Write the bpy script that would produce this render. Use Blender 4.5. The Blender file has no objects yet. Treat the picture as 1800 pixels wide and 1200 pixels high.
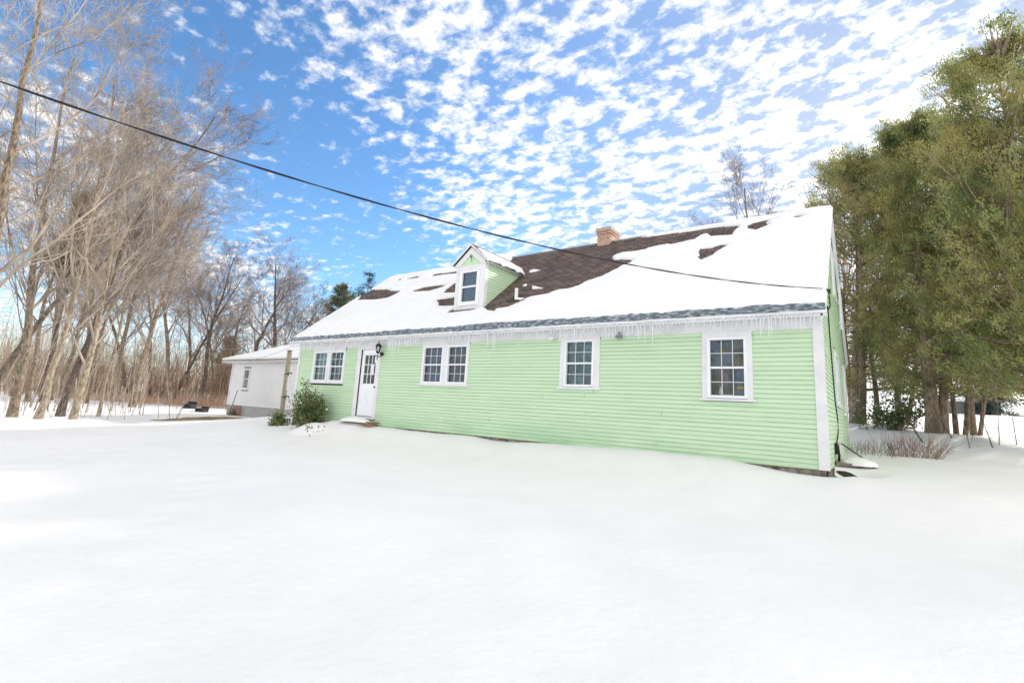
import bpy, math, random
import numpy as np
from mathutils import Matrix, Vector
R_ = math.radians
scene = bpy.context.scene
COL = scene.collection
# ------------------------------------------------------------------ camera
CAM_F, CAM_YAW, CAM_PITCH, CAM_ROLL = 878.74, 0.6367, 0.1738, 0.0578
CAM_O = np.array([0.7031, -10.3341, 0.7121]); CAM_C = (892.32, 565.02)
def cam_axes(a, b, c):
    F = np.array([-math.sin(a)*math.cos(b), math.cos(a)*math.cos(b), math.sin(b)])
    r = np.array([math.cos(a), math.sin(a), 0.0]); u = np.cross(r, F)
    return r*math.cos(c)+u*math.sin(c), -r*math.sin(c)+u*math.cos(c), F
CR, CU, CF = cam_axes(CAM_YAW, CAM_PITCH, CAM_ROLL)
cd = bpy.data.cameras.new('camera'); cam = bpy.data.objects.new('camera', cd); COL.objects.link(cam)
cd.sensor_width = 36; cd.lens = CAM_F/1800*36; cd.clip_start = 0.05; cd.clip_end = 3000
cd.shift_x = (900-CAM_C[0])/1800; cd.shift_y = -(600-CAM_C[1])/1800
M = Matrix.Identity(4)
for i in range(3):
    M[i][0] = CR[i]; M[i][1] = CU[i]; M[i][2] = -CF[i]; M[i][3] = CAM_O[i]
cam.matrix_world = M
scene.camera = cam
# ------------------------------------------------------------------ light
SUN_AZ, SUN_EL = R_(20), R_(28)
world = bpy.data.worlds.new('World'); scene.world = world; world.use_nodes = True
scene.view_settings.view_transform = 'Standard'; scene.view_settings.look = 'None'
scene.view_settings.exposure = 0.70; scene.view_settings.gamma = 1; scene.view_settings.use_curve_mapping = False
def build_world():
    nt = world.node_tree; nt.nodes.clear(); N = nt.nodes.new; L = nt.links.new
    out = N('ShaderNodeOutputWorld'); bg = N('ShaderNodeBackground'); L(bg.outputs[0], out.inputs[0])
    sky = N('ShaderNodeTexSky'); sky.sky_type = 'NISHITA'; sky.sun_disc = False
    sky.sun_elevation = SUN_EL; sky.sun_rotation = SUN_AZ; sky.air_density = 1.0; sky.dust_density = 0.15; sky.ozone_density = 2.0
    hsv = N('ShaderNodeHueSaturation'); hsv.inputs['Saturation'].default_value = 1.12; hsv.inputs['Value'].default_value = 1.0
    L(sky.outputs[0], hsv.inputs['Color'])
    tc = N('ShaderNodeTexCoord'); sep = N('ShaderNodeSeparateXYZ'); L(tc.outputs['Generated'], sep.inputs[0])
    def m(op, a, b=None, c=None, clamp=False):
        n = N('ShaderNodeMath'); n.operation = op; n.use_clamp = clamp
        for k, v in enumerate((a, b, c)):
            if v is None: continue
            if isinstance(v, (int, float)): n.inputs[k].default_value = v
            else: L(v, n.inputs[k])
        return n.outputs[0]
    x, y, z = sep.outputs
    zz = m('MAXIMUM', m('ADD', z, 0.10), 0.02)
    px, py = m('DIVIDE', x, zz), m('DIVIDE', y, zz)
    cmb = N('ShaderNodeCombineXYZ'); L(px, cmb.inputs[0]); L(py, cmb.inputs[1])
    def noise(scale, det, rough, dist=0, off=(0,0,0), sc=(1,1,1), rot=0):
        mp = N('ShaderNodeMapping'); mp.inputs['Location'].default_value = off; mp.inputs['Scale'].default_value = sc
        mp.inputs['Rotation'].default_value = (0,0,rot)
        L(cmb.outputs[0], mp.inputs[0]); n = N('ShaderNodeTexNoise'); n.inputs['Scale'].default_value = scale
        n.inputs['Detail'].default_value = det; n.inputs['Roughness'].default_value = rough; n.inputs['Distortion'].default_value = dist
        L(mp.outputs[0], n.inputs['Vector']); return n.outputs['Fac']
    puff = noise(13.0, 4, 0.52, 0.15, (3.1, 1.7, 0), (1.0, 1.3, 1), R_(25))
    fine = noise(40, 5, 0.68, 0.1, (7, 2, 0))
    big = noise(2.3, 3, 0.5, 0, (0.4, 5.3, 0))
    lat = m('ADD', m('MULTIPLY', px, 0.80), m('MULTIPLY', py, 0.594))
    dep = m('ADD', m('MULTIPLY', px, -0.594), m('MULTIPLY', py, 0.80))
    def ss(v_, a, b_, amp):
        r_ = N('ShaderNodeMapRange'); r_.interpolation_type = 'SMOOTHSTEP'; L(v_, r_.inputs['Value'])
        r_.inputs['From Min'].default_value = a; r_.inputs['From Max'].default_value = b_; r_.inputs['To Max'].default_value = amp
        return r_.outputs[0]
    # cover grows towards the sun side and thins out in a clear strip on the left
    lw = m('ADD', lat, m('MULTIPLY', m('SUBTRACT', dep, 1.3), -0.10))
    cover = m('ADD', m('ADD', ss(lw, -.72, -.10, .155), ss(lw, .55, 1.35, .035)), -0.105)
    lw2 = m('MULTIPLY', lat, -1)
    cover = m('ADD', cover, ss(lw2, .75, 1.7, .15))
    cover = m('ADD', cover, m('ADD', ss(m('MULTIPLY', dep, -1), -.3, .6, .22), ss(z, .74, .88, .18)))  # extra unseen cloud behind the camera and overhead, added as neutral fill light
    v = m('ADD', m('ADD', m('MULTIPLY', puff, 0.72), m('MULTIPLY', fine, 0.28)), m('MULTIPLY_ADD', big, 0.26, -0.13))
    v = m('ADD', v, cover)
    glare = m('ADD', ss(lat, .35, 1.5, .6), 1.0)
    mr = N('ShaderNodeMapRange'); mr.interpolation_type = 'SMOOTHSTEP'; L(v, mr.inputs['Value'])
    mr.inputs['From Min'].default_value = 0.43; mr.inputs['From Max'].default_value = 0.66
    mask = mr.outputs[0]
    hz = N('ShaderNodeMapRange'); L(z, hz.inputs['Value']); hz.inputs['From Min'].default_value = 0.0; hz.inputs['From Max'].default_value = 0.22
    hz.inputs['To Min'].default_value = 0.55; hz.inputs['To Max'].default_value = 1.0
    mask = m('MULTIPLY', m('MAXIMUM', mask, m('MULTIPLY', ss(lw, -.5, 1.0, .40), m('MULTIPLY_ADD', big, 1.2, 0.2))), 0.96)
    sh = N('ShaderNodeMapRange'); L(v, sh.inputs['Value']); sh.inputs['From Min'].default_value = 0.50; sh.inputs['From Max'].default_value = 0.74
    mixc = N('ShaderNodeMix'); mixc.data_type = 'RGBA'; L(sh.outputs[0], mixc.inputs['Factor'])
    mixc.inputs['A'].default_value = (4.7, 4.7, 4.8, 1); mixc.inputs['B'].default_value = (5.6, 5.5, 5.35, 1)
    mix = N('ShaderNodeMix'); mix.data_type = 'RGBA'; L(mask, mix.inputs['Factor'])
    tint = N('ShaderNodeMix'); tint.data_type = 'RGBA'; tint.blend_type = 'MULTIPLY'; tint.inputs['Factor'].default_value = 1
    tint.inputs['B'].default_value = (0.88, 1.02, 1.10, 1)
    dim = N('ShaderNodeVectorMath'); dim.operation = 'SCALE'; L(hsv.outputs[0], dim.inputs[0])
    L(m('SUBTRACT', 0.92, ss(lat, -.1, 1.2, .52)), dim.inputs['Scale']); L(dim.outputs[0], tint.inputs['A'])
    L(tint.outputs['Result'], mix.inputs['A']); gl_ = N('ShaderNodeVectorMath'); gl_.operation = 'SCALE'; L(mixc.outputs['Result'], gl_.inputs[0]); L(glare, gl_.inputs['Scale'])
    L(gl_.outputs[0], mix.inputs['B'])
    L(mix.outputs['Result'], bg.inputs['Color']); bg.inputs['Strength'].default_value = 0.15
build_world()
sd = bpy.data.lights.new('sun', 'SUN'); sd.energy = 2.4; sd.angle = R_(2.5); sd.color = (1, 0.95, 0.87)
sun = bpy.data.objects.new('sun', sd); COL.objects.link(sun)
sv = Vector((math.sin(SUN_AZ)*math.cos(SUN_EL), math.cos(SUN_AZ)*math.cos(SUN_EL), math.sin(SUN_EL)))
sun.rotation_euler = sv.to_track_quat('Z', 'Y').to_euler(); sun.location = (10, 20, 30)

# ------------------------------------------------------------------ materials
def mat(name):
    m = bpy.data.materials.new(name); m.use_nodes = True
    nt = m.node_tree; b = nt.nodes['Principled BSDF']; return m, nt, b
def noise_mat(name, c1, c2, scale=5, rough=.7, bump=0, bscale=40, detail=6, spec=.3, stretch=(1,1,1), lo=.35, hi=.65, c3=None, s3=1.5, metallic=0, trans=0):
    m, nt, b = mat(name); N = nt.nodes.new; L = nt.links.new
    tc = N('ShaderNodeTexCoord'); mp = N('ShaderNodeMapping'); mp.inputs['Scale'].default_value = stretch
    L(tc.outputs['Object'], mp.inputs[0])
    n = N('ShaderNodeTexNoise'); n.inputs['Scale'].default_value = scale; n.inputs['Detail'].default_value = detail; L(mp.outputs[0], n.inputs[0])
    r = N('ShaderNodeMapRange'); r.inputs['From Min'].default_value = lo; r.inputs['From Max'].default_value = hi; L(n.outputs['Fac'], r.inputs[0])
    mx = N('ShaderNodeMix'); mx.data_type = 'RGBA'; L(r.outputs[0], mx.inputs['Factor'])
    mx.inputs['A'].default_value = (*c1, 1); mx.inputs['B'].default_value = (*c2, 1); col = mx.outputs['Result']
    if c3:
        n3 = N('ShaderNodeTexNoise'); n3.inputs['Scale'].default_value = s3; n3.inputs['Detail'].default_value = 3; L(mp.outputs[0], n3.inputs[0])
        r3 = N('ShaderNodeMapRange'); r3.inputs['From Min'].default_value = .48; r3.inputs['From Max'].default_value = .66; L(n3.outputs['Fac'], r3.inputs[0])
        m3 = N('ShaderNodeMix'); m3.data_type = 'RGBA'; L(r3.outputs[0], m3.inputs['Factor']); L(col, m3.inputs['A']); m3.inputs['B'].default_value = (*c3, 1); col = m3.outputs['Result']
    L(col, b.inputs['Base Color']); b.inputs['Roughness'].default_value = rough; b.inputs['Metallic'].default_value = metallic
    b.inputs['Specular IOR Level'].default_value = spec
    if bump:
        n2 = N('ShaderNodeTexNoise'); n2.inputs['Scale'].default_value = bscale; n2.inputs['Detail'].default_value = 5; L(mp.outputs[0], n2.inputs[0])
        bp = N('ShaderNodeBump'); bp.inputs['Strength'].default_value = bump; bp.inputs['Distance'].default_value = .02; L(n2.outputs['Fac'], bp.inputs['Height']); L(bp.outputs[0], b.inputs['Normal'])
    if trans:
        tr = N('ShaderNodeBsdfTranslucent'); L(col, tr.inputs[0]); ms = N('ShaderNodeMixShader'); ms.inputs[0].default_value = trans
        L(b.outputs[0], ms.inputs[1]); L(tr.outputs[0], ms.inputs[2]); L(ms.outputs[0], nt.nodes['Material Output'].inputs[0])
    return m
MT = {}
MT['snow'] = noise_mat('snow', (.83,.825,.82), (.865,.86,.855), 1.2, .55, .5, 11, spec=.25)
MT['roofsnow'] = noise_mat('roof_snow', (.82,.82,.825), (.86,.86,.865), 1.5, .55, .25, 14, spec=.25)
MT['trim'] = noise_mat('white_trim_paint', (.72,.72,.74), (.77,.77,.78), 3, .5, .06, 60, c3=(.67,.67,.70), s3=2.2)
MT['vinyl'] = noise_mat('white_sash_paint', (.80,.82,.86), (.84,.86,.88), 4, .4)
MT['gar'] = noise_mat('garage_siding', (.86,.86,.88), (.89,.89,.90), 2.5, .55, .05, 50, c3=(.82,.83,.86), s3=1.2)
MT['stone'] = noise_mat('foundation_stone', (.16,.13,.105), (.34,.29,.25), 7, .9, .8, 18, c3=(.10,.09,.08), s3=3)
MT['concrete'] = noise_mat('concrete', (.36,.37,.37), (.46,.46,.45), 5, .9, .3, 30)
MT['metal'] = noise_mat('dark_metal', (.02,.02,.02), (.05,.045,.04), 20, .45, metallic=.5)
MT['brass'] = noise_mat('aged_brass', (.30,.17,.09), (.42,.26,.14), 20, .4, metallic=.6)
MT['ice'] = noise_mat('eave_ice', (.05,.075,.095), (.15,.19,.22), 9, .35, .6, 26, spec=.5, c3=(.42,.46,.50), s3=7, stretch=(1,3,3))
MT['brick'] = None
MT['wood'] = noise_mat('weathered_wood', (.26,.22,.17), (.42,.37,.30), 12, .9, .5, 30, stretch=(4,4,.4))
MT['dark'] = noise_mat('room_dark', (.02,.025,.03), (.035,.04,.045), 3, .9)
MT['room'] = noise_mat('room_wall', (.14,.34,.30), (.42,.66,.85), 1.6, .9, c3=(.10,.16,.14), s3=1.6)  # mottled blue-green painted to suggest reflections in the corner window
MT['curtain'] = noise_mat('blue_curtain', (.10,.22,.36), (.17,.31,.45), 3, .9, 0, stretch=(14,1,.6))
MT['curtain2'] = noise_mat('teal_blind', (.08,.20,.22), (.16,.31,.35), 2.5, .8, 0, stretch=(2,1,2), c3=(.26,.42,.52), s3=3)  # bluish patches put pane reflections into the blind's colour
MT['dim_blind'] = noise_mat('dim_blind', (.04,.07,.10), (.10,.15,.22), 2.2, .8, 0, stretch=(1,1,2), c3=(.08,.20,.36), s3=1.3)  # dark blind; its blue blotches stand for reflections in the glass
MT['pattern_curtain'] = noise_mat('patterned_curtain', (.015,.05,.03), (.12,.27,.42), 3.2, .8, 0, stretch=(1.4,1,1), c3=(.34,.25,.15), s3=2.6, lo=.42, hi=.58)  # mottled colours imitate the reflection in the corner window's glass
MT['wire'] = noise_mat('black_cable', (.012,.013,.02), (.03,.03,.035), 30, .6)
MT['wire_light'] = noise_mat('grey_cable', (.30,.29,.29), (.42,.41,.40), 30, .6)
MT['grass'] = noise_mat('dead_grass', (.20,.16,.085), (.36,.29,.16), 3, .95, .6, 30, c3=(.16,.14,.07), s3=1.0)
MT['litter'] = noise_mat('leaf_litter', (.34,.17,.09), (.52,.33,.21), 1.6, .95, .6, 20, c3=(.6,.55,.52), s3=.5)
MT['black'] = noise_mat('black_plastic', (.015,.017,.025), (.03,.03,.04), 9, .5)
MT['terra'] = noise_mat('reddish_board', (.26,.14,.13), (.38,.24,.22), 9, .9)
MT['plastic'] = noise_mat('white_plastic', (.74,.74,.74), (.8,.8,.8), 9, .4)
MT['soil'] = noise_mat('dark_soil', (.02,.018,.015), (.07,.055,.045), 12, .95, .6, 30)
MT['steps'] = noise_mat('step_brick', (.24,.15,.09), (.38,.27,.18), 14, .9, .5, 30)
MT['shed'] = noise_mat('grey_shed_boards', (.16,.17,.18), (.24,.25,.26), 6, .9)
def paint_mat():
    m, nt, b = mat('green_clapboard_paint'); N = nt.nodes.new; L = nt.links.new
    tc = N('ShaderNodeTexCoord'); 
    def nz(sc, st, d=4):
        mp = N('ShaderNodeMapping'); mp.inputs['Scale'].default_value = st; L(tc.outputs['Object'], mp.inputs[0])
        n = N('ShaderNodeTexNoise'); n.inputs['Scale'].default_value = sc; n.inputs['Detail'].default_value = d; L(mp.outputs[0], n.inputs[0]); return n.outputs['Fac']
    def mr(v, a, b_):
        r = N('ShaderNodeMapRange'); r.inputs['From Min'].default_value = a; r.inputs['From Max'].default_value = b_; L(v, r.inputs[0]); return r.outputs[0]
    def mix(f, a, bb):
        x = N('ShaderNodeMix'); x.data_type = 'RGBA'; L(f, x.inputs['Factor'])
        if isinstance(a, tuple): x.inputs['A'].default_value = (*a, 1)
        else: L(a, x.inputs['A'])
        x.inputs['B'].default_value = (*bb, 1); return x.outputs['Result']
    c = mix(mr(nz(1.0, (.5,.5,11.8), 2), .38, .62), (.535,.705,.48), (.59,.755,.535))
    c = mix(mr(nz(1.3, (1,1,1), 5), .5, .75), c, (.565,.74,.525))
    # splash-back stain along the lowest boards
    sep = N('ShaderNodeSeparateXYZ'); L(tc.outputs['Object'], sep.inputs[0])
    low = N('ShaderNodeMapRange'); low.inputs['From Min'].default_value = .50; low.inputs['From Max'].default_value = .0; low.inputs['To Max'].default_value = .8; L(sep.outputs[2], low.inputs[0])
    ad = N('ShaderNodeMath'); ad.operation = 'MULTIPLY'; L(low.outputs[0], ad.inputs[0]); L(mr(nz(.45, (1,1,3), 4), .40, .62), ad.inputs[1])
    c = mix(ad.outputs[0], c, (.30,.52,.30))
    c = mix(mr(nz(60, (1,1,2.5), 3), .74, .80), c, (.22,.30,.20))
    L(c, b.inputs['Base Color']); b.inputs['Roughness'].default_value = .55; b.inputs['Specular IOR Level'].default_value = .35
    bp = N('ShaderNodeBump'); bp.inputs['Strength'].default_value = .12; bp.inputs['Distance'].default_value = .01; L(nz(25, (.3,1,5)), bp.inputs['Height']); L(bp.outputs[0], b.inputs['Normal'])
    return m
MT['green'] = paint_mat()
MT['seam'] = noise_mat('weathered_green_board_edge', (.32,.46,.29), (.43,.59,.38), 3, .8, stretch=(1,1,6))  # lap shadow painted as a darker green strip along each board's bottom edge
MT['seam_grey'] = noise_mat('weathered_white_board_edge', (.56,.56,.60), (.66,.66,.70), 3, .8, stretch=(1,1,6))  # same painted lap shadow for the white garage boards
def shingle_mat():
    m, nt, b = mat('asphalt_shingles'); N = nt.nodes.new; L = nt.links.new
    tc = N('ShaderNodeTexCoord'); mp = N('ShaderNodeMapping'); mp.inputs['Scale'].default_value = (1, 1.2775, 1); L(tc.outputs['Object'], mp.inputs[0])
    br = N('ShaderNodeTexBrick'); L(mp.outputs[0], br.inputs[0]); br.inputs['Scale'].default_value = 1; br.inputs['Brick Width'].default_value = .30
    br.inputs['Row Height'].default_value = .14; br.inputs['Mortar Size'].default_value = .013; br.inputs['Mortar Smooth'].default_value = .2
    br.inputs['Color1'].default_value = (.150,.115,.105,1); br.inputs['Color2'].default_value = (.080,.068,.066,1); br.inputs['Mortar'].default_value = (.022,.02,.02,1)
    n = N('ShaderNodeTexNoise'); n.inputs['Scale'].default_value = 3.2; n.inputs['Detail'].default_value = 7; n.inputs['Roughness'].default_value = .7; L(tc.outputs['Object'], n.inputs[0])
    r = N('ShaderNodeMapRange'); r.inputs['From Min'].default_value = .35; r.inputs['From Max'].default_value = .7; L(n.outputs[0], r.inputs[0])
    mx = N('ShaderNodeMix'); mx.data_type = 'RGBA'; mx.blend_type = 'MULTIPLY'; L(r.outputs[0], mx.inputs['Factor']); L(br.outputs['Color'], mx.inputs['A']); mx.inputs['B'].default_value = (1.6, 1.45, 1.38, 1)
    L(mx.outputs['Result'], b.inputs['Base Color']); b.inputs['Roughness'].default_value = .9; b.inputs['Specular IOR Level'].default_value = .2
    n2 = N('ShaderNodeTexNoise'); n2.inputs['Scale'].default_value = 120; L(tc.outputs['Object'], n2.inputs[0])
    bp = N('ShaderNodeBump'); bp.inputs['Strength'].default_value = .4; bp.inputs['Distance'].default_value = .01; L(n2.outputs[0], bp.inputs['Height']); L(bp.outputs[0], b.inputs['Normal'])
    return m
MT['shingle'] = shingle_mat()
def brick_mat():
    m, nt, b = mat('chimney_brick'); N = nt.nodes.new; L = nt.links.new
    tc = N('ShaderNodeTexCoord'); sp = N('ShaderNodeSeparateXYZ'); L(tc.outputs['Object'], sp.inputs[0])
    ad = N('ShaderNodeMath'); L(sp.outputs[0], ad.inputs[0]); L(sp.outputs[1], ad.inputs[1]); cb = N('ShaderNodeCombineXYZ'); L(ad.outputs[0], cb.inputs[0]); L(sp.outputs[2], cb.inputs[1])
    br = N('ShaderNodeTexBrick'); L(cb.outputs[0], br.inputs[0]); br.inputs['Scale'].default_value = 1; br.inputs['Brick Width'].default_value = .21; br.inputs['Row Height'].default_value = .075
    br.inputs['Mortar Size'].default_value = .011; br.inputs['Color1'].default_value = (.36,.14,.085,1); br.inputs['Color2'].default_value = (.50,.29,.20,1); br.inputs['Mortar'].default_value = (.50,.45,.40,1)
    L(br.outputs['Color'], b.inputs['Base Color']); b.inputs['Roughness'].default_value = .9
    return m
MT['brick'] = brick_mat()
def glass_mat():
    m, nt, b = mat('window_glass'); N = nt.nodes.new; L = nt.links.new; nt.nodes.remove(b)
    fr = N('ShaderNodeFresnel'); fr.inputs[0].default_value = 1.5; mul = N('ShaderNodeMath'); mul.operation = 'MULTIPLY_ADD'; mul.inputs[1].default_value = 1.5; mul.inputs[2].default_value = .01; mul.use_clamp = True; L(fr.outputs[0], mul.inputs[0])
    t = N('ShaderNodeBsdfTransparent'); t.inputs[0].default_value = (.86,.92,.93,1); g = N('ShaderNodeBsdfGlossy'); g.inputs['Roughness'].default_value = .015
    tc = N('ShaderNodeTexCoord'); n = N('ShaderNodeTexNoise'); n.inputs['Scale'].default_value = 3.5; L(tc.outputs['Object'], n.inputs[0])
    bp = N('ShaderNodeBump'); bp.inputs['Strength'].default_value = .25; bp.inputs['Distance'].default_value = .02; L(n.outputs[0], bp.inputs['Height']); L(bp.outputs[0], g.inputs['Normal'])
    ms = N('ShaderNodeMixShader'); L(mul.outputs[0], ms.inputs[0]); L(t.outputs[0], ms.inputs[1]); L(g.outputs[0], ms.inputs[2]); L(ms.outputs[0], nt.nodes['Material Output'].inputs[0])
    return m
MT['glass'] = glass_mat()
def icicle_mat():
    m, nt, b = mat('icicle_ice'); N = nt.nodes.new; L = nt.links.new
    b.inputs['Base Color'].default_value = (.85,.89,.93,1); b.inputs['Roughness'].default_value = .08; b.inputs['Specular IOR Level'].default_value = .9
    t = N('ShaderNodeBsdfTransparent'); ms = N('ShaderNodeMixShader'); ms.inputs[0].default_value = .55
    L(b.outputs[0], ms.inputs[1]); L(t.outputs[0], ms.inputs[2]); L(ms.outputs[0], nt.nodes['Material Output'].inputs[0]); return m
MT['icicle'] = icicle_mat()
def bark(name, a, b, c, bs=14): return noise_mat(name, a, b, bs, .9, .6, 40, c3=c, s3=1.3, stretch=(1,1,.35))
MT['bark1'] = bark('grey_brown_bark', (.09,.07,.05), (.34,.27,.20), (.20,.16,.11))
MT['bark2'] = bark('pale_bark', (.17,.135,.10), (.48,.40,.30), (.28,.235,.165))
MT['bark3'] = bark('dark_bark', (.06,.048,.04), (.18,.14,.11), (.12,.10,.08))
MT['twig1'] = noise_mat('tan_twigs', (.30,.245,.19), (.52,.44,.36), .8, .9, c3=(.16,.13,.10), s3=.6)
MT['twig2'] = noise_mat('reddish_twigs', (.20,.15,.13), (.40,.32,.28), .8, .9, c3=(.12,.10,.09), s3=.6)
MT['brush'] = noise_mat('brush_stems', (.20,.145,.105), (.46,.36,.27), .5, .95, c3=(.32,.21,.15), s3=.25)
MT['cedar_bark'] = bark('cedar_bark', (.18,.135,.10), (.44,.34,.26), (.15,.115,.09), 20)
MT['cedar'] = noise_mat('cedar_foliage', (.11,.17,.065), (.43,.45,.175), 1.7, .6, detail=8, c3=(.50,.44,.18), s3=.75, trans=.48, lo=.36, hi=.60)
MT['cedar2'] = noise_mat('cedar_foliage_olive', (.14,.19,.075), (.46,.45,.185), 1.7, .6, detail=8, c3=(.54,.42,.20), s3=.9, trans=.48, lo=.36, hi=.60)
MT['spruce'] = noise_mat('spruce_needles', (.025,.06,.05), (.07,.12,.09), 2, .7, trans=.2)
MT['pine'] = noise_mat('pine_needles', (.06,.09,.045), (.17,.19,.085), 1.4, .7, trans=.3, c3=(.24,.18,.10), s3=.7)
MT['rhodo'] = noise_mat('broad_evergreen_leaves', (.05,.10,.035), (.18,.25,.085), 5, .5, trans=.3, c3=(.26,.25,.10), s3=3)
MT['redtwig'] = noise_mat('red_brown_stems', (.24,.15,.12), (.40,.28,.23), 4, .8)

# ------------------------------------------------------------------ mesh helpers
class MB:
    def __init__(s): s.v = []; s.f = []; s.seam = []
    def quad(s, a, b, c, d):
        n = len(s.v); s.v += [a, b, c, d]; s.f.append((n, n+1, n+2, n+3))
    def poly(s, pts):
        n = len(s.v); s.v += list(pts); s.f.append(tuple(range(n, n+len(pts))))
    def box(s, x0, x1, y0, y1, z0, z1):
        n = len(s.v)
        s.v += [(x0,y0,z0),(x1,y0,z0),(x1,y1,z0),(x0,y1,z0),(x0,y0,z1),(x1,y0,z1),(x1,y1,z1),(x0,y1,z1)]
        s.f += [tuple(n+i for i in q) for q in ((3,2,1,0),(4,5,6,7),(0,1,5,4),(1,2,6,5),(2,3,7,6),(3,0,4,7))]
    def prism(s, pts, vec):     # closed extrusion of a planar polygon
        n = len(s.v); k = len(pts); v = np.array(vec)
        s.v += [tuple(p) for p in pts] + [tuple(np.array(p)+v) for p in pts]
        s.f.append(tuple(range(n+k-1, n-1, -1))); s.f.append(tuple(range(n+k, n+2*k)))
        for i in range(k): j = (i+1) % k; s.f.append((n+i, n+j, n+k+j, n+k+i))
    def tube(s, pts, rad, k=6, cap=True):
        pts = [np.array(p, float) for p in pts]; m_ = len(pts)
        if not hasattr(rad, '__len__'): rad = [rad]*m_
        n0 = len(s.v); ref = np.array([.0, .0, 1.0])
        for i in range(m_):
            t = pts[min(i+1, m_-1)]-pts[max(i-1, 0)]; t = t/(np.linalg.norm(t)+1e-9)
            a = np.cross(t, ref)
            if np.linalg.norm(a) < .1: a = np.cross(t, np.array([1.0, 0, 0]))
            a /= np.linalg.norm(a); b = np.cross(t, a)
            for j in range(k):
                th = 2*math.pi*j/k; p = pts[i]+rad[i]*(math.cos(th)*a+math.sin(th)*b); s.v.append((p[0], p[1], p[2]))
        for i in range(m_-1):
            for j in range(k):
                q = (j+1) % k; s.f.append((n0+i*k+j, n0+i*k+q, n0+(i+1)*k+q, n0+(i+1)*k+j))
        if cap:
            s.f.append(tuple(n0+j for j in range(k-1, -1, -1))); s.f.append(tuple(n0+(m_-1)*k+j for j in range(k)))
    def lathe(s, prof, c, k=12):    # prof list of (r, z)
        n0 = len(s.v)
        for r, z in prof:
            for j in range(k): th = 2*math.pi*j/k; s.v.append((c[0]+r*math.cos(th), c[1]+r*math.sin(th), c[2]+z))
        for i in range(len(prof)-1):
            for j in range(k): q = (j+1) % k; s.f.append((n0+i*k+j, n0+i*k+q, n0+(i+1)*k+q, n0+(i+1)*k+j))
        s.f.append(tuple(n0+j for j in range(k-1, -1, -1))); s.f.append(tuple(n0+(len(prof)-1)*k+j for j in range(k)))
    def build(s, name, m, parent=None, smooth=False, origin=None):
        me = bpy.data.meshes.new(name)
        v = s.v
        if origin is not None: v = [(a-origin[0], b-origin[1], c-origin[2]) for a, b, c in v]
        me.from_pydata([tuple(map(float, a)) for a in v], [], s.f); me.materials.append(m)
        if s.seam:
            me.materials.append(MT['seam'] if m.name.startswith('green') else MT['seam_grey'])  # painted lap shade for the boards' bottom-edge faces
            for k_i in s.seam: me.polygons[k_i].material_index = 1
        if smooth: me.polygons.foreach_set('use_smooth', [True]*len(me.polygons))
        me.update()
        o = bpy.data.objects.new(name, me); COL.objects.link(o)
        if parent: o.parent = parent
        elif origin is not None: o.location = origin
        return o
def np_mesh(name, V, Fq, m, parent=None, smooth=False):
    """V (n,3) array, Fq (m,k) int array"""
    me = bpy.data.meshes.new(name); V = np.asarray(V, np.float32); Fq = np.asarray(Fq, np.int32); k = Fq.shape[1]
    me.vertices.add(len(V)); me.vertices.foreach_set('co', V.ravel())
    me.loops.add(Fq.size); me.loops.foreach_set('vertex_index', Fq.ravel())
    me.polygons.add(len(Fq)); me.polygons.foreach_set('loop_start', np.arange(0, Fq.size, k, dtype=np.int32))
    if smooth: me.polygons.foreach_set('use_smooth', np.ones(len(Fq), bool))
    me.materials.append(m); me.update(calc_edges=True); me.validate()
    o = bpy.data.objects.new(name, me); COL.objects.link(o)
    if parent: o.parent = parent
    return o
def tag(o, label=None, cat=None, group=None, kind=None):
    if label: o['label'] = label
    if cat: o['category'] = cat
    if group: o['group'] = group
    if kind: o['kind'] = kind
    return o
def empty(name, loc=(0,0,0), rz=0):
    o = bpy.data.objects.new(name, None); COL.objects.link(o); o.location = loc; o.rotation_euler = (0,0,rz); o.empty_display_size = .3; return o
def children(o): return [c for c in bpy.data.objects if c.parent == o]
def copy_tree(o, kids, parent=None):
    c = o.copy(); COL.objects.link(c); c.parent = parent
    for ch in kids: d = ch.copy(); COL.objects.link(d); d.parent = c
    return c
def hash2(ix, iy, seed):
    h = (ix*374761393 + iy*668265263 + seed*974711) & 0xffffffff
    h = ((h ^ (h >> 13))*1274126177) & 0xffffffff
    return ((h ^ (h >> 16)) & 0xffff)/65535.0
def vnoise(x, y, seed=0):
    x = np.asarray(x, float); y = np.asarray(y, float); ix = np.floor(x).astype(np.int64); iy = np.floor(y).astype(np.int64); fx = x-ix; fy = y-iy
    fx = fx*fx*(3-2*fx); fy = fy*fy*(3-2*fy)
    a = hash2(ix, iy, seed); b = hash2(ix+1, iy, seed); c = hash2(ix, iy+1, seed); d = hash2(ix+1, iy+1, seed)
    return (a*(1-fx)+b*fx)*(1-fy)+(c*(1-fx)+d*fx)*fy
def fbm(x, y, seed=0, o=4):
    s = 0; a = .5
    for k in range(o): s = s+a*vnoise(x*2**k, y*2**k, seed+k*17); a *= .5
    return s
def wpt(px, py, dep):      # helper used while surveying: a point at a given distance along a direction
    v = CF+CR*(px-CAM_C[0])/CAM_F-CU*(py-CAM_C[1])/CAM_F
    return CAM_O+v*dep

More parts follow.
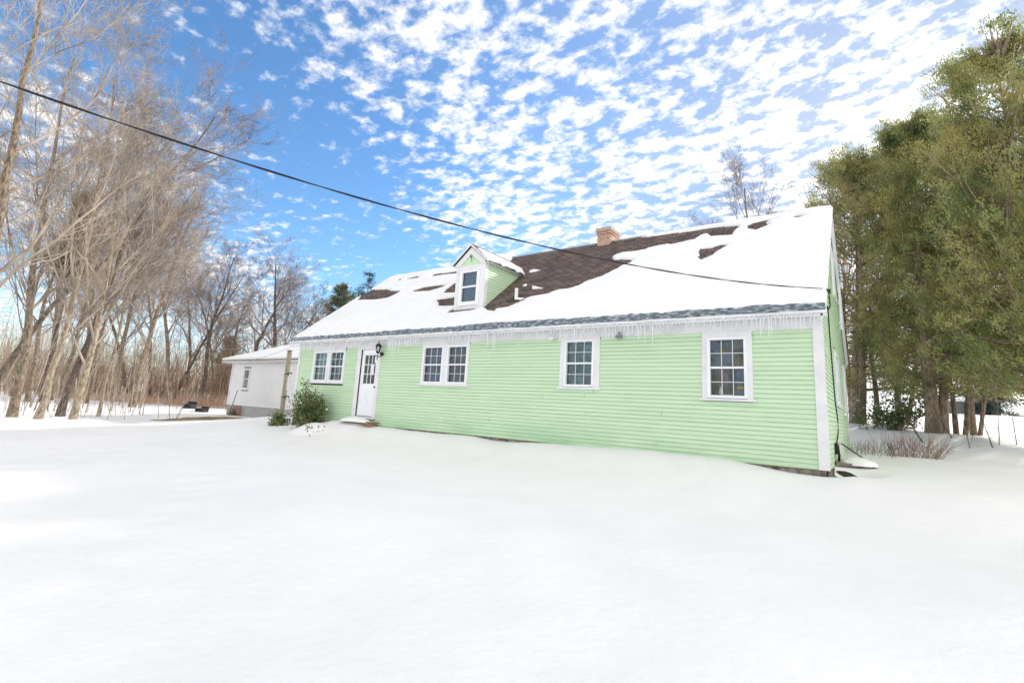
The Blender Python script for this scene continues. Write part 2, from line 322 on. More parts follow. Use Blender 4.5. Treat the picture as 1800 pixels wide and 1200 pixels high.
# ------------------------------------------------------------------ ground
GP = [(0.7,-10.3,-.88),(-3,-9,-.80),(4,-8,-.72),(-8,-9.5,-.80),(-14,-8,-.80),(-4,-5,-.50),(-9,-5,-.55),(-14,-4.5,-.62),(-18,-3,-.62),(1.5,-4,-.45),(4,-3,-.28),
 (-18.5,1,.0),(-17.3,-1.0,-.30),(-22,1.5,-.52),(-24,3,-.40),(-28,3,-.42),(-31,3,-.5),(-27,1,-.80),(-25,-4,-.85),(-30,-4,-.88),(-20,-8,-.8),(-34,3,-.75),(-38,6,-.50),(-44,8,-.55),(-33,-1,-.85),(-57,16,-.6),(-68,15,-.75),
 (-60,-20,-1.0),(-100,30,-.6),(-30,-25,-1),(0,-30,-1),(30,-30,-.8),(60,0,1),(0.4,4,-.02),(1.2,1.5,.0),(1,8.5,.15),(2.5,5,.12),(1.4,6.7,.12),(4,3,.15),(0.3,13.3,1.0),(0.8,14.9,1.05),(2.1,10.9,.82),(3,12.8,.72),(3.6,7.6,.55),(6,6,.5),
 (8,10,.7),(2,20,1.7),(6,38,2.2),(15,25,1.6),(25,45,5),(5,70,7.5),(-15,80,6),(-30,40,1.0),(-15,20,.4),(-25,15,-.2),(60,60,8),(40,15,2),(0,150,14),(-80,120,2),(100,100,12)]
GPa = np.array(GP, float)
WALLX = [-17,-15.97,-14.6,-13.4,-12.2,-11.8,-10.9,-10.2,-9.3,-7.8,-7.27,-6.56,-5.6,-4.1,-3.0,-2.2,-1.6,-1.0,-.5,-.14,.05,.35]
WALLZ = [-.30,-.28,-.08,.067,.082,-.005,-.02,-.051,-.034,-.031,-.073,-.07,-.015,.023,.055,.042,.02,-.04,-.096,-.112,-.10,-.04]
def ground(x, y, detail=True):
    x = np.atleast_1d(np.asarray(x, float)); y = np.atleast_1d(np.asarray(y, float))
    sc = 3.0+0.05*np.hypot(x, y)
    d2 = (x[:,None]-GPa[:,0])**2+(y[:,None]-GPa[:,1])**2+(.35*sc[:,None])**2
    w = 1/d2**1.6; z = (w*GPa[:,2]).sum(1)/w.sum(1)
    inx = np.clip(np.minimum(x+17.2, .9-x)/.6, 0, 1)
    dy = np.where(y > -.05, 0, -.05-y)
    wz = np.interp(x, WALLX, WALLZ)
    ww = np.exp(-(dy/.9)**2)*inx*(y < 1)
    z = z*(1-ww)+wz*ww
    # melted hollow by the corner of the foundation
    z -= .30*np.exp(-((x-.35)/.28)**2-((y-.75)/.45)**2)
    # footprints-soft dimples and drifts
    if detail:
        z += .10*(fbm(x*.33+9, y*.33, 5, 3)-.45)*np.clip((np.hypot(x-.7, y+10.3))/9, .25, 1)*(1-ww)
        z += .035*(fbm(x*1.3, y*1.3, 8, 4)-.45)
        for (fx, fy) in FOOT: z -= .022*np.exp(-((x-fx)**2+(y-fy)**2)/.03)
    return z
FOOT = [(-4.1+.1*math.sin(i*2.1)-i*.52, -9.1+i*.36+.14*(i % 2)) for i in range(12)]
def G(x, y): return float(ground(x, y)[0])
def make_ground():
    def axis(lo, hi, fine_lo, fine_hi, step):
        a = list(np.arange(fine_lo, fine_hi, step)); s = step; p = fine_hi
        while p < hi: a.append(p); s *= 1.12; p += s
        s = step; p = fine_lo-step
        while p > lo: a.insert(0, p); s *= 1.12; p -= s
        return np.array(a)
    X = axis(-900, 900, -20, 5.5, .11); Y = axis(-500, 1200, -10.5, 2.2, .09)
    xx, yy = np.meshgrid(X, Y); z = ground(xx.ravel(), yy.ravel()).reshape(xx.shape)
    nx, ny = len(X), len(Y); idx = np.arange(nx*ny).reshape(ny, nx)
    F = np.stack([idx[:-1,:-1], idx[:-1,1:], idx[1:,1:], idx[1:,:-1]], -1).reshape(-1, 4)
    # leave the house interior open
    cx = (xx[:-1,:-1]+xx[1:,1:]).ravel()/2; cy = (yy[:-1,:-1]+yy[1:,1:]).ravel()/2
    F = F[~((cx > -16.2) & (cx < -.15) & (cy > .15) & (cy < 7.9))]
    o = np_mesh('snow_ground', np.stack([xx.ravel(), yy.ravel(), z.ravel()], 1), F, MT['snow'], smooth=True)
    tag(o, kind='structure')
make_ground()

# ------------------------------------------------------------------ house
XL, DEP, ZF, ZS = -16.37, 8.05, 2.453, 2.65
SL = .7951; EY, EZ = -.318, 2.765; CS = math.sqrt(1+SL*SL)
RY = DEP/2; RZ = EZ+SL*(RY-EY)
def zroof(y): return EZ+SL*(y-EY)
house = empty('house', (0,0,0))
tag(house, 'long pale green clapboard house with snowy brown roof and one dormer', 'house')
rnd = random.Random(4)
BH = ZF/29
def clap(mb, O, U, Nn, z0, z1, rng, openings=(), bh=BH, lip=.013):
    O = np.array(O, float); U = np.array(U, float); Nn = np.array(Nn, float)
    n = int(math.ceil((z1-z0)/bh-1e-6))
    for i in range(n):
        a = z0+i*bh; b = min(a+bh, z1); mid = (a+b)/2
        lo_a, hi_a = rng(a); lo_b, hi_b = rng(b)
        if hi_b-lo_b < .02: hi_b = lo_b = (lo_b+hi_b)/2
        if hi_a-lo_a < .02: continue
        cuts = sorted([(o[0], o[1]) for o in openings if o[2] < b-.01 and o[3] > a+.01])
        segs = []; cur = 'L'
        edges = [(lo_a, lo_b)]
        for c in cuts:
            if c[0] > edges[0][0] or True: segs.append((edges[-1], (c[0], c[0]))); edges.append((c[1], c[1]))
        segs.append((edges[-1], (hi_a, hi_b)))
        for (l, r) in segs:
            if r[0]-l[0] < .03: continue
            # random butt joints
            parts = [(l, r)]
            if r[0]-l[0] > 3:
                c = l[0]+(r[0]-l[0])*rnd.uniform(.2, .8); parts = [(l, (c-.003, c-.003)), ((c+.003, c+.003), r)]
            for (p, q) in parts:
                t = lip+rnd.uniform(-.002, .002); dz = rnd.uniform(-.0015, .0015)
                def P(u, z, off): w = O+U*u+Nn*off; return (w[0], w[1], z)
                A, B = P(p[0], a+dz, t), P(q[0], a+dz, t); C_, D_ = P(q[1], b, .002), P(p[1], b, .002)
                E_, F_ = P(p[0], a+dz, -.004), P(q[0], a+dz, -.004)
                A2, B2 = P(p[0], a+dz+.013, t-.0012), P(q[0], a+dz+.013, t-.0012)
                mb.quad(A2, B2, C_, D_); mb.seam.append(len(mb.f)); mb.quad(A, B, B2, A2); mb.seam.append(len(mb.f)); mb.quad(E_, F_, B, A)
WIN = [  # casing x0,x1,z0(sill bottom),z1 ; glass rects
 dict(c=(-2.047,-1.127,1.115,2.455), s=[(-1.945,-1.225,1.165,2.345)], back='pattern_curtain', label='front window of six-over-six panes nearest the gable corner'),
 dict(c=(-5.305,-4.279,1.27,2.455), s=[(-5.185,-4.42,1.32,2.405)], back='curtain2', label='front window of six-over-six panes between the two small floodlights'),
 dict(c=(-9.955,-8.149,1.26,2.455), s=[(-9.905,-9.11,1.32,2.39), (-8.955,-8.20,1.32,2.39)], back='dim_blind', label='paired front windows in the middle of the wall'),
 dict(c=(-15.449,-13.594,1.24,2.455), s=[(-15.37,-14.56,1.31,2.34), (-14.44,-13.64,1.31,2.34)], back='curtain2', label='paired front windows behind the evergreen shrub, left of the door')]
DOOR = (-12.937,-11.80,.20,2.455)
op = [w['c'] for w in WIN]+[DOOR]
mb = MB(); clap(mb, (0,0,0), (1,0,0), (0,-1,0), 0, ZF, lambda z: (XL+.10, -.136), op); front = mb.build('front_wall', MT['green'], house)
gw = [(3.0,4.25,1.2,2.47), (6.55,7.35,1.17,2.5), (3.95,4.75,3.92,5.2)]
def grng(z): 
    if z <= EZ-.12: return (.13, DEP-.13)
    y = (z-EZ)/SL+EY+.06; return (max(.0, y), min(DEP, DEP-y))
mb = MB(); clap(mb, (0,0,0), (0,1,0), (1,0,0), 0, RZ-.1, grng, gw); mb.build('gable_wall', MT['green'], house)
mb = MB(); clap(mb, (XL,DEP,0), (0,-1,0), (-1,0,0), 0, RZ-.1, grng, ()); mb.build('gable_wall', MT['green'], house)
mb = MB(); clap(mb, (0,DEP,0), (-1,0,0), (0,1,0), 0, ZF, lambda z: (.1, -XL-.1), ()); mb.build('rear_wall', MT['green'], house)
# interior partition so that rooms read dark
mb = MB(); mb.box(XL+.02, -.02, 2.6, 2.66, 0, 2.6); mb.build('room_partition', MT['room'], house)
mb = MB(); mb.box(XL+.02, -.02, .02, DEP-.02, 2.60, 2.64); mb.box(XL+.02, -.02, .02, DEP-.02, .02, .06); mb.build('room_ceiling', MT['room'], house)
# trim
mb = MB()
mb.box(-.136, .022, -.030, -.0, 0, ZS); mb.box(-.0, .022, 0, .12, 0, ZS); mb.build('corner_board', MT['trim'], house)
mb = MB(); mb.box(XL-.022, XL+.10, -.030, 0, 0, ZS); mb.build('corner_board', MT['trim'], house)
mb = MB(); mb.box(0, .022, DEP-.13, DEP+.022, 0, ZS); mb.build('corner_board', MT['trim'], house)
mb = MB(); mb.box(XL+.10, -.136, -.026, .0, ZF, ZS-.002); mb.box(XL+.10, -.136, -.052, -.026, ZS-.05, ZS-.002)
mb.box(XL+.10, -.136, -.034, -.026, ZF, ZF+.018)
for w in WIN: mb.box(w['c'][0], w['c'][1], -.029, .0, w['s'][0][3], ZF)
mb.build('frieze_board', MT['trim'], house)
mb = MB(); mb.box(XL-.14, .11, -.295, .0, ZS, ZS+.018); mb.box(XL-.15, .12, -.318, -.295, ZS-.03, EZ-.035); mb.box(XL-.15, .12, -.335, -.318, EZ-.10, EZ-.035); mb.build('eave_soffit', MT['trim'], house)
# gable return and rake boards
mb = MB()
for xx, sgn in ((0, 1), (XL, -1)):
    for s_ in (1, -1):
        def yy(y): return y if s_ == 1 else DEP-y
        w = .20
        pts = [(xx+sgn*.022, yy(EY), EZ-.03), (xx+sgn*.022, yy(RY), RZ-.03), (xx+sgn*.022, yy(RY), RZ-.03-w*1.28), (xx+sgn*.022, yy(EY), EZ-.03-w*.9)]
        mb.prism(pts, (sgn*.03, 0, 0))
        pts = [(xx+sgn*.052, yy(EY), EZ-.03), (xx+sgn*.052, yy(RY), RZ-.03), (xx+sgn*.052, yy(RY), RZ-.11), (xx+sgn*.052, yy(EY), EZ-.10)]
        mb.prism(pts, (sgn*.04, 0, 0))
        mb.build('rake_board', MT['trim'], house); mb = MB()
# foundation of rough stone
mb = MB(); mb.box(XL+.03, -.03, .012, .25, -1.2, -.002); mb.box(-.25, -.012, .25, DEP, -1.2, -.002); mb.box(XL+.02, XL+.2, .25, DEP, -1.2, -.002)
mb.box(XL+.2, -.25, DEP-.25, DEP-.01, -1.2, -.002)
for i in range(46):     # proud stones
    x = XL+.2+i*.35+rnd.uniform(-.05, .05); h = rnd.uniform(.08, .16); mb.box(x, min(x+rnd.uniform(.2, .34), -.02), -.012+rnd.uniform(-.01, .01), .012, -.02-h*1.7, -.012-rnd.uniform(0, .03))
for i in range(20):
    y = .05+i*.4; mb.box(-.012, .012+rnd.uniform(0, .02), y, y+rnd.uniform(.25, .36), -.4, -.012)
mb.build('stone_foundation', MT['stone'], house)

def window(parent, s_list, c, mp, back, label=None, grid=(3,2), muntin=True, sill=True, curt=None):
    """mp(u,out,z) -> world; u along the wall, out positive outward"""
    def bx(m_, u0, u1, o0, o1, z0, z1):
        P = [mp(u0,o0,z0), mp(u1,o0,z0), mp(u1,o1,z0), mp(u0,o1,z0), mp(u0,o0,z1), mp(u1,o0,z1), mp(u1,o1,z1), mp(u0,o1,z1)]
        n = len(m_.v); m_.v += P; m_.f += [tuple(n+i for i in q) for q in ((0,1,2,3),(7,6,5,4),(4,5,1,0),(5,6,2,1),(6,7,3,2),(7,4,0,3))]
    x0, x1, z0, z1 = c
    mf = MB(); cur = x0; zt = max(s[3] for s in s_list); zb = min(s[1+1] for s in s_list)
    for s in s_list:
        bx(mf, cur, s[0], -.02, .030, z0+.04, zt); cur = s[1]
    bx(mf, cur, x1, -.02, .030, z0+.04, zt)
    if z1 > zt+.01: bx(mf, x0, x1, -.02, .030, zt, z1)
    win = mf.build('window', MT['trim'], parent)
    if label: win['label'] = label
    if sill:
        ms = MB(); bx(ms, x0-.045, x1+.045, -.02, .065, z0-.005, z0+.04); ms.build('sill', MT['trim'], win)
    for s in s_list:
        a, b, c0, d = s; fw = .052; m_ = MB()
        bx(m_, a, a+fw, -.05, .040, c0, d); bx(m_, b-fw, b, -.05, .040, c0, d); bx(m_, a+fw, b-fw, -.05, .040, d-fw*.9, d); bx(m_, a+fw, b-fw, -.05, .042, c0, c0+fw)
        mid = (c0+d)/2; bx(m_, a+fw, b-fw, -.045, .008, mid-.020, mid+.020)
        if c0 > z0+.05: bx(m_, a, b, -.03, .034, z0+.04, c0)
        gx0, gx1 = a+fw, b-fw
        if muntin:
            for (g0, g1, off) in ((c0+fw, mid-.02, -.028), (mid+.02, d-fw*.9, -.010)):
                for k in range(1, grid[0]): u = gx0+(gx1-gx0)*k/grid[0]; bx(m_, u-.0055, u+.0055, off-.008, off+.004, g0, g1)
                for k in range(1, grid[1]): z = g0+(g1-g0)*k/grid[1]; bx(m_, gx0, gx1, off-.0085, off+.003, z-.0055, z+.0055)
        m_.build('sash', MT['vinyl'], win)
        g = MB(); g.quad(mp(gx0,-.032,c0+fw), mp(gx1,-.032,c0+fw), mp(gx1,-.032,mid), mp(gx0,-.032,mid)); g.quad(mp(gx0,-.014,mid), mp(gx1,-.014,mid), mp(gx1,-.014,d-fw), mp(gx0,-.014,d-fw))
        g.build('pane', MT['glass'], win)
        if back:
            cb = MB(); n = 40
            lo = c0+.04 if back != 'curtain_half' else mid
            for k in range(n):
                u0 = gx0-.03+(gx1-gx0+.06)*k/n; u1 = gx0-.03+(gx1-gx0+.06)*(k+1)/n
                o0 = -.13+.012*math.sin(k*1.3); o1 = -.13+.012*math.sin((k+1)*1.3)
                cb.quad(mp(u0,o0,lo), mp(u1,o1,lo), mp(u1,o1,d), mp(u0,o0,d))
            cb.build('curtain', MT[back], win)  # behind the corner window this panel carries the painted reflection
    return win
mpf = lambda u, o, z: (u, -o, z)
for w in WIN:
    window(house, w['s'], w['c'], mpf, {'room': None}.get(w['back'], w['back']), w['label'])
mpg = lambda u, o, z: (o, u, z)
window(house, [(3.10,4.15,1.27,2.42)], gw[0], mpg, 'curtain', 'nearer ground-floor window of the gable wall', muntin=False)
window(house, [(6.62,7.28,1.24,2.44)], gw[1], mpg, 'curtain2', 'farther ground-floor window of the gable wall', muntin=False)
window(house, [(4.02,4.68,3.98,5.13)], gw[2], mpg, 'curtain', 'upper window of the gable wall', muntin=False)
# things on the sill of the corner window's room
mb = MB(); mb.lathe([(.02,0),(.04,.03),(.038,.10),(.012,.16)], (-1.72,.078,1.225)); mb.box(-1.70,-1.50,.05,.10,1.2,1.24); mb.build('sill_ornament', MT['vinyl'], house, smooth=False)
mb = MB(); mb.box(-1.42,-1.31,.05,.10,1.35,1.40); mb.build('yellow_ornament', noise_mat('yellow_glaze', (.55,.33,.03), (.65,.42,.05), 5, .4), house)
# door
mb = MB(); x0, x1, z0, z1 = DOOR
mb.box(x0, -12.76, -.035, .03, z0+.04, z1); mb.box(-11.915, x1, -.035, .03, z0+.04, z1); mb.box(-12.76, -11.915, -.035, .03, 2.365, z1); mb.box(x0-.02, x1+.02, -.10, .05, z0-.02, z0+.04)
mb.box(-12.775,-12.76,-.02,.09,z0+.04,2.365); mb.box(-11.915,-11.90,-.02,.09,z0+.04,2.365)
door = mb.build('door_casing', MT['trim'], house)
dmx0, dmx1, dz0, dz1 = -12.755, -11.92, .26, 2.36
mb = MB(); W = dmx1-dmx0; gx0, gx1, gz0, gz1 = dmx0+.15, dmx1-.13, 1.27, 2.18
mb.box(dmx0, gx0, .02, .06, dz0, dz1); mb.box(gx1, dmx1, .02, .06, dz0, dz1); mb.box(gx0, gx1, .02, .06, gz1, dz1); mb.box(gx0, gx1, .02, .06, dz0, .52); mb.box(gx0, gx1, .02, .06, 1.05, gz0); mb.box(gx0, gx1, .034, .055, .52, 1.05)
for k in (1, 2):
    u = gx0+(gx1-gx0)*k/3; mb.box(u-.011, u+.011, .018, .05, gz0, gz1); z = gz0+(gz1-gz0)*k/3; mb.box(gx0, gx1, .0165, .049, z-.011, z+.011)
mb.box((gx0+gx1)/2-.05, (gx0+gx1)/2+.05, .0195, .06, .52, 1.05)
mb.box(gx0+.05, (gx0+gx1)/2-.09, .024, .035, .57, 1.0); mb.box((gx0+gx1)/2+.09, gx1-.05, .024, .035, .57, 1.0)
dr = mb.build('door', MT['vinyl'], house)
mb = MB(); mb.quad((gx0,.036,gz0), (gx1,.036,gz0), (gx1,.036,gz1), (gx0,.036,gz1)); mb.build('pane', MT['glass'], dr)
mb = MB(); mb.box(-12.29,-12.13,.028,.033,1.55,1.87); mb.box(-12.13,-12.06,.028,.033,1.93,2.14); mb.build('paper_notice', MT['plastic'], dr)
mb = MB(); mb.lathe([(.004,0),(.03,.005),(.034,.03),(.02,.05),(.004,.055)], (0,0,0), 12)
k_ = mb.build('knob', MT['metal'], dr, smooth=True); k_.location = (-11.975,.02,1.17); k_.rotation_euler = (R_(90),0,0)
# coach lantern beside the door
def lantern(name, c, out, parent, m1, s=1.0, label=None):
    mb = MB(); x, y, z = c
    mb.lathe([(.0,-.06),(.055,-.05),(.055,.05),(.0,.06)], (0,0,0), 10)
    b = mb.build(name, m1, parent); b.location = (x, y, z-.08*s)
    b.rotation_euler = (R_(90), 0, 0) if out[1] else (0, R_(90), 0)
    if label: b['label'] = label
    inv = b.rotation_euler.to_matrix().inverted()
    def sub(nm, mbb, mm):
        vv = [inv @ Vector((a*s, b_*s, c_*s)) for a, b_, c_ in mbb.v]; mbb.v = [tuple(v) for v in vv]; return mbb.build(nm, mm, b, smooth=True)
    ox, oy = out[0]*.17, out[1]*.17
    m2 = MB(); m2.tube([(0,0,-.03), (ox*.4,oy*.4,-.10), (ox,oy,-.08), (ox,oy,.0)], .012, 6); m2.tube([(ox,oy,-.22), (ox,oy,-.06)], [.008,.02], 6)
    m2.lathe([(.03,.0),(.05,.02),(.055,.03)], (ox,oy,0), 8); m2.lathe([(.105,.23),(.07,.28),(.025,.31),(.015,.36),(.022,.375),(.004,.41)], (ox,oy,0), 8)
    for k in range(6):
        th = k*math.pi/3; m2.tube([(ox+.052*math.cos(th), oy+.052*math.sin(th), .03), (ox+.085*math.cos(th), oy+.085*math.sin(th), .235)], .006, 4)
    sub('lantern_frame', m2, m1)
    m3 = MB(); m3.lathe([(.046,.03),(.078,.23)], (ox,oy,0), 6); g = sub('lantern_glass', m3, MT['plastic'] if m1 == MT['brass'] else MT['glass'])
    return b
lantern('wall_lantern', (-11.735,-.034,2.28), (0,-1), house, MT['metal'], 1.0, 'black coach lantern beside the front door')
lantern('wall_lantern', (.03,6.05,5.05), (1,0), house, MT['brass'], 1.25, 'brass lantern high on the gable wall')
# floodlights under the frieze
def flood(x, z, m1, nm, lab):
    mb = MB(); mb.box(x-.03, x+.03, -.05, -.026, z-.0, z+.09); o = mb.build('floodlight', m1, house); o['label'] = lab
    mb = MB(); mb.prism([(x-.06,-.045,z+.01), (x-.06,-.15,z-.0), (x-.06,-.13,z-.06), (x-.06,-.05,z-.055)], (.12,0,0)); mb.build('lamp_head', m1, o)
flood(-5.52, 2.48, MT['plastic'], 'a', 'white floodlight left of the third window')
flood(-3.80, 2.46, MT['shed'], 'b', 'dark floodlight between the two right-hand front windows')
# cable and meter fittings on the gable wall
mb = MB(); mb.tube([(.03,1.5,3.15),(.03,1.62,2.6),(.035,1.8,1.9),(.035,2.1,1.25),(.04,2.5,.9),(.045,2.35,.65),(.04,1.75,.42)], .012, 6); mb.build('cable', MT['wire'], house)
mb = MB(); mb.box(.015,.07,1.55,1.8,.22,.42); mb.tube([(.06,1.6,.40),(.08,1.6,.2),(.06,1.7,.05),(.07,2.0,-.05)], .022, 6); mb.tube([(.06,1.7,.12),(.10,1.9,.08)], .02, 6); mb.build('utility_box', MT['metal'], house)
mb = MB(); mb.box(.015,.09,1.82,2.1,.22,.44); mb.build('outlet_cover', MT['plastic'], house)
mb = MB(); mb.tube([(.06,5.95,3.4),(.06,5.95,5.0)], .03, 8)
for z in (3.55, 4.1, 4.6): mb.box(.02, .11, 5.9, 6.0, z, z+.05)
mb.build('conduit', MT['plastic'], house)
mb = MB(); mb.box(.10,.16,.18,.26,3.12,3.20); mb.tube([(.13,.22,3.1),(.14,.26,2.9),(.06,.30,2.75),(.03,1.5,2.6+.55)], .012, 6); mb.build('service_bracket', MT['metal'], house)
# roof
mb = MB(); nc = int((RY-EY)*CS/.14)+1; TH = .035
x0, x1 = XL-.17, .10
XS = np.linspace(x0, x1, 60)
for side in (0, 1):
    for i in range(nc):
        v0, v1 = i*.14, min((i+1)*.14+.004, (RY-EY)*CS)
        if v1 <= v0: continue
        def P(x, v, h):
            y = EY+v/CS; z = EZ+SL*(v/CS)+h; return (x, y, z) if side == 0 else (x, DEP-y, z)
        for j in range(len(XS)-1):
            a, b = XS[j], XS[j+1]; hh = .016
            e0 = .02*math.sin(i*2.3+side) if j == 0 else 0; e1 = .012*math.sin(i*1.7) if j == len(XS)-2 else 0
            q = [P(a+e0, v0, hh), P(b+e1, v0, hh), P(b+e1, v1, .001), P(a+e0, v1, .001)]
            q2 = [P(a+e0, v0, -.001), P(b+e1, v0, -.001), q[1], q[0]]
            if side: q.reverse(); q2.reverse()
            mb.quad(*q); mb.quad(*q2)
roof = mb.build('roof', MT['shingle'], house)
mb = MB()
for side in (1, -1):
    f = lambda y: y if side == 1 else DEP-y
    mb.prism([(x0+.02, f(EY+.01), EZ-.004+.008*0), (x0+.02, f(RY), RZ-.006), (x0+.02, f(RY), RZ-.04), (x0+.02, f(EY+.01), EZ-.036)], (x1-x0-.04, 0, 0))
mb.build('roof_deck', MT['wood'], roof)
mb = MB()
for s_ in (1, -1):
    f = lambda y: y if s_ == 1 else DEP-y
    mb.prism([(x0+.1, f(RY), RZ+.022), (x0+.1, f(RY-.12), RZ-.073), (x0+.1, f(RY-.12), RZ-.088), (x0+.1, f(RY), RZ+.006)], (x1-x0-.2, 0, 0))
mb.build('ridge_cap', MT['shingle'], roof)
# chimney
mb = MB(); cx0, cx1, cy0, cy1 = -6.34, -5.90, 3.86, 4.52
mb.box(cx0, cx1, cy0, cy1, 5.7, 6.50); mb.box(cx0-.025, cx1+.025, cy0-.025, cy1+.025, 6.50, 6.575); mb.box(cx0-.05, cx1+.05, cy0-.05, cy1+.05, 6.577, 6.655)
ch = mb.build('chimney', MT['brick'], roof)
mb = MB(); mb.prism([(cx0-.03, cy0-.03, 6.657), (cx1+.03, cy0-.03, 6.657), (cx1+.03, cy1+.03, 6.657), (cx0-.03, cy1+.03, 6.657)], (0, 0, .05)); mb.box(cx0+.08, cx1-.08, cy0+.08, cy1-.2, 6.70, 6.76)
mb.build('chimney_cap', MT['concrete'], roof)
# plumbing vent
mb = MB(); mb.lathe([(.05,-.05),(.05,.30),(.044,.302),(.044,.25)], (-7.46,1.05,3.85), 12); mb.build('vent_pipe', MT['plastic'], roof, smooth=False)
mb = MB(); mb.prism([(-7.62,.86,zroof(.86)+.014), (-7.28,.86,zroof(.86)+.014), (-7.28,1.2,zroof(1.2)+.014), (-7.62,1.2,zroof(1.2)+.014)], (0,0,.008)); mb.build('vent_flashing', MT['metal'], roof)
# dormer
DX0, DX1, DY, DZ0 = -9.49, -8.375, .72, 3.575
dzE, dzP, dxc = 4.99, 5.545, (DX0+DX1)/2
mb = MB()
def drng_r(z): y = (z-EZ)/SL+EY; return (DY+.02, max(y+.0, DY+.03))
# side walls: u runs from the front face to the roof
dormer_sides = []
for xx, sgn in ((DX1, 1), (DX0, -1)):
    mb = MB(); dormer_sides.append(mb)
    n = int((dzE-DZ0)/BH)+1
    for i in range(n):
        a = DZ0+i*BH; b = min(a+BH, dzE)
        ya = (a-EZ)/SL+EY; yb = (b-EZ)/SL+EY
        if ya < DY+.02: ya = DY+.021
        yb = max(yb, ya)
        q = [(xx+sgn*.013, DY, a), (xx+sgn*.013, ya+.02, a), (xx+sgn*.002, yb+.02, b), (xx+sgn*.002, DY, b)]
        qa = [q[0], q[1], (q[1][0]-sgn*.001, q[1][1], a+.013), (q[0][0]-sgn*.001, DY, a+.013)]
        q2 = [(xx-sgn*.004, DY, a), (xx-sgn*.004, ya+.02, a), q[1], q[0]]; q = [qa[3], qa[2], q[2], q[3]]
        if sgn < 0: q.reverse(); q2.reverse(); qa.reverse()
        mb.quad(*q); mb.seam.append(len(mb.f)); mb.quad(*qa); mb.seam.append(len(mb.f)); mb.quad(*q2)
mb = MB()
wx0, wx1, wz0, wz1 = -9.34, -8.565, 3.70, 4.765
mb.box(DX0-.014, wx0, DY-.03, DY, DZ0, dzE); mb.box(wx1, DX1+.014, DY-.03, DY, DZ0, dzE); mb.box(wx0, wx1, DY-.03, DY, wz1, 4.93); mb.box(wx0, wx1, DY-.03, DY, DZ0, wz0)
mb.box(DX0-.016, DX0-.014+.10, DY-.04, DY-.03, DZ0, dzE); mb.box(DX1-.086, DX1+.016, DY-.04, DY-.03, DZ0, dzE); mb.box(DX1, DX1+.016, DY, DY+.10, DZ0+.05, dzE)
# gable rakes of the dormer face
for s_ in (1, -1):
    f = lambda x: dxc+s_*x
    mb.prism([(f(.70), DY-.03, dzE-.07), (f(0), DY-.03, dzP-.05), (f(0), DY-.03, dzP-.27), (f(.42), DY-.03, 4.935), (f(.575), DY-.03, 4.935)], (0, -.03 if s_ == 1 else -.031, 0))
mb.prism([(DX1+.016, DY-.06, 4.95), (DX1+.13, DY-.06, 4.97), (DX1+.13, DY-.06, 5.0), (DX1+.016, DY-.06, 5.03)], (0, 1.75, 0))
dormer = mb.build('dormer', MT['trim'], house)
for q in dormer_sides: q.build('dormer_wall', MT['green'], dormer)
mb = MB()
for i in range(5):
    a = 4.93+i*BH; b = a+BH; wa = max(.0, (dzP-.06-a)/.79); wb = max(0, (dzP-.06-b)/.79)
    if wa > .02: mb.quad((dxc-wa, DY-.030, a), (dxc+wa, DY-.030, a), (dxc+wb, DY-.020, b), (dxc-wb, DY-.020, b)); mb.quad((dxc-wa, DY-.01, a), (dxc+wa, DY-.01, a), (dxc+wa, DY-.03, a), (dxc-wa, DY-.03, a))
mb.build('dormer_gable', MT['green'], dormer)
mb = MB(); mb.tube([(dxc,DY-.04,5.19),(dxc,DY-.09,5.19),(dxc,DY-.11,5.23)], .018, 6); mb.tube([(dxc,DY-.05,5.17),(dxc,DY-.05,5.03)], .006, 5); mb.build('hook', MT['metal'], dormer)
mb = MB()
for s_ in (1, -1):
    f = lambda x: dxc+s_*x
    ys = [DY-.12]; sl = (dzP+.06-(dzE+.02))/.71
    ztop = dzP+.06; ze = dzE+.02
    yr = (ztop-EZ)/SL+EY; ye = (ze-EZ)/SL+EY
    A = (f(0), DY-.12, ztop); B = (f(.71), DY-.12, ze); C_ = (f(.71), ye, ze); D_ = (f(0), yr, ztop)
    t = .035
    lo = [(p[0], p[1], p[2]-t) for p in (A, B, C_, D_)]
    q = [A, B, C_, D_]
    n = len(mb.v); mb.v += q+lo; mb.f += [(n,n+1,n+2,n+3),(n+7,n+6,n+5,n+4),(n,n+4,n+5,n+1),(n+1,n+5,n+6,n+2)]
mb.build('dormer_roof', MT['shingle'], dormer)
mb = MB()
for s_ in (1, -1):
    f = lambda x: dxc+s_*x
    mb.prism([(f(0), DY-.135, dzP+.05), (f(.715), DY-.135, dzE+.01), (f(.715), DY-.135, dzE-.045), (f(0), DY-.135, dzP-.01)], (0, .028 if s_ == 1 else .029, 0))
mb.build('dormer_rake', MT['trim'], dormer)
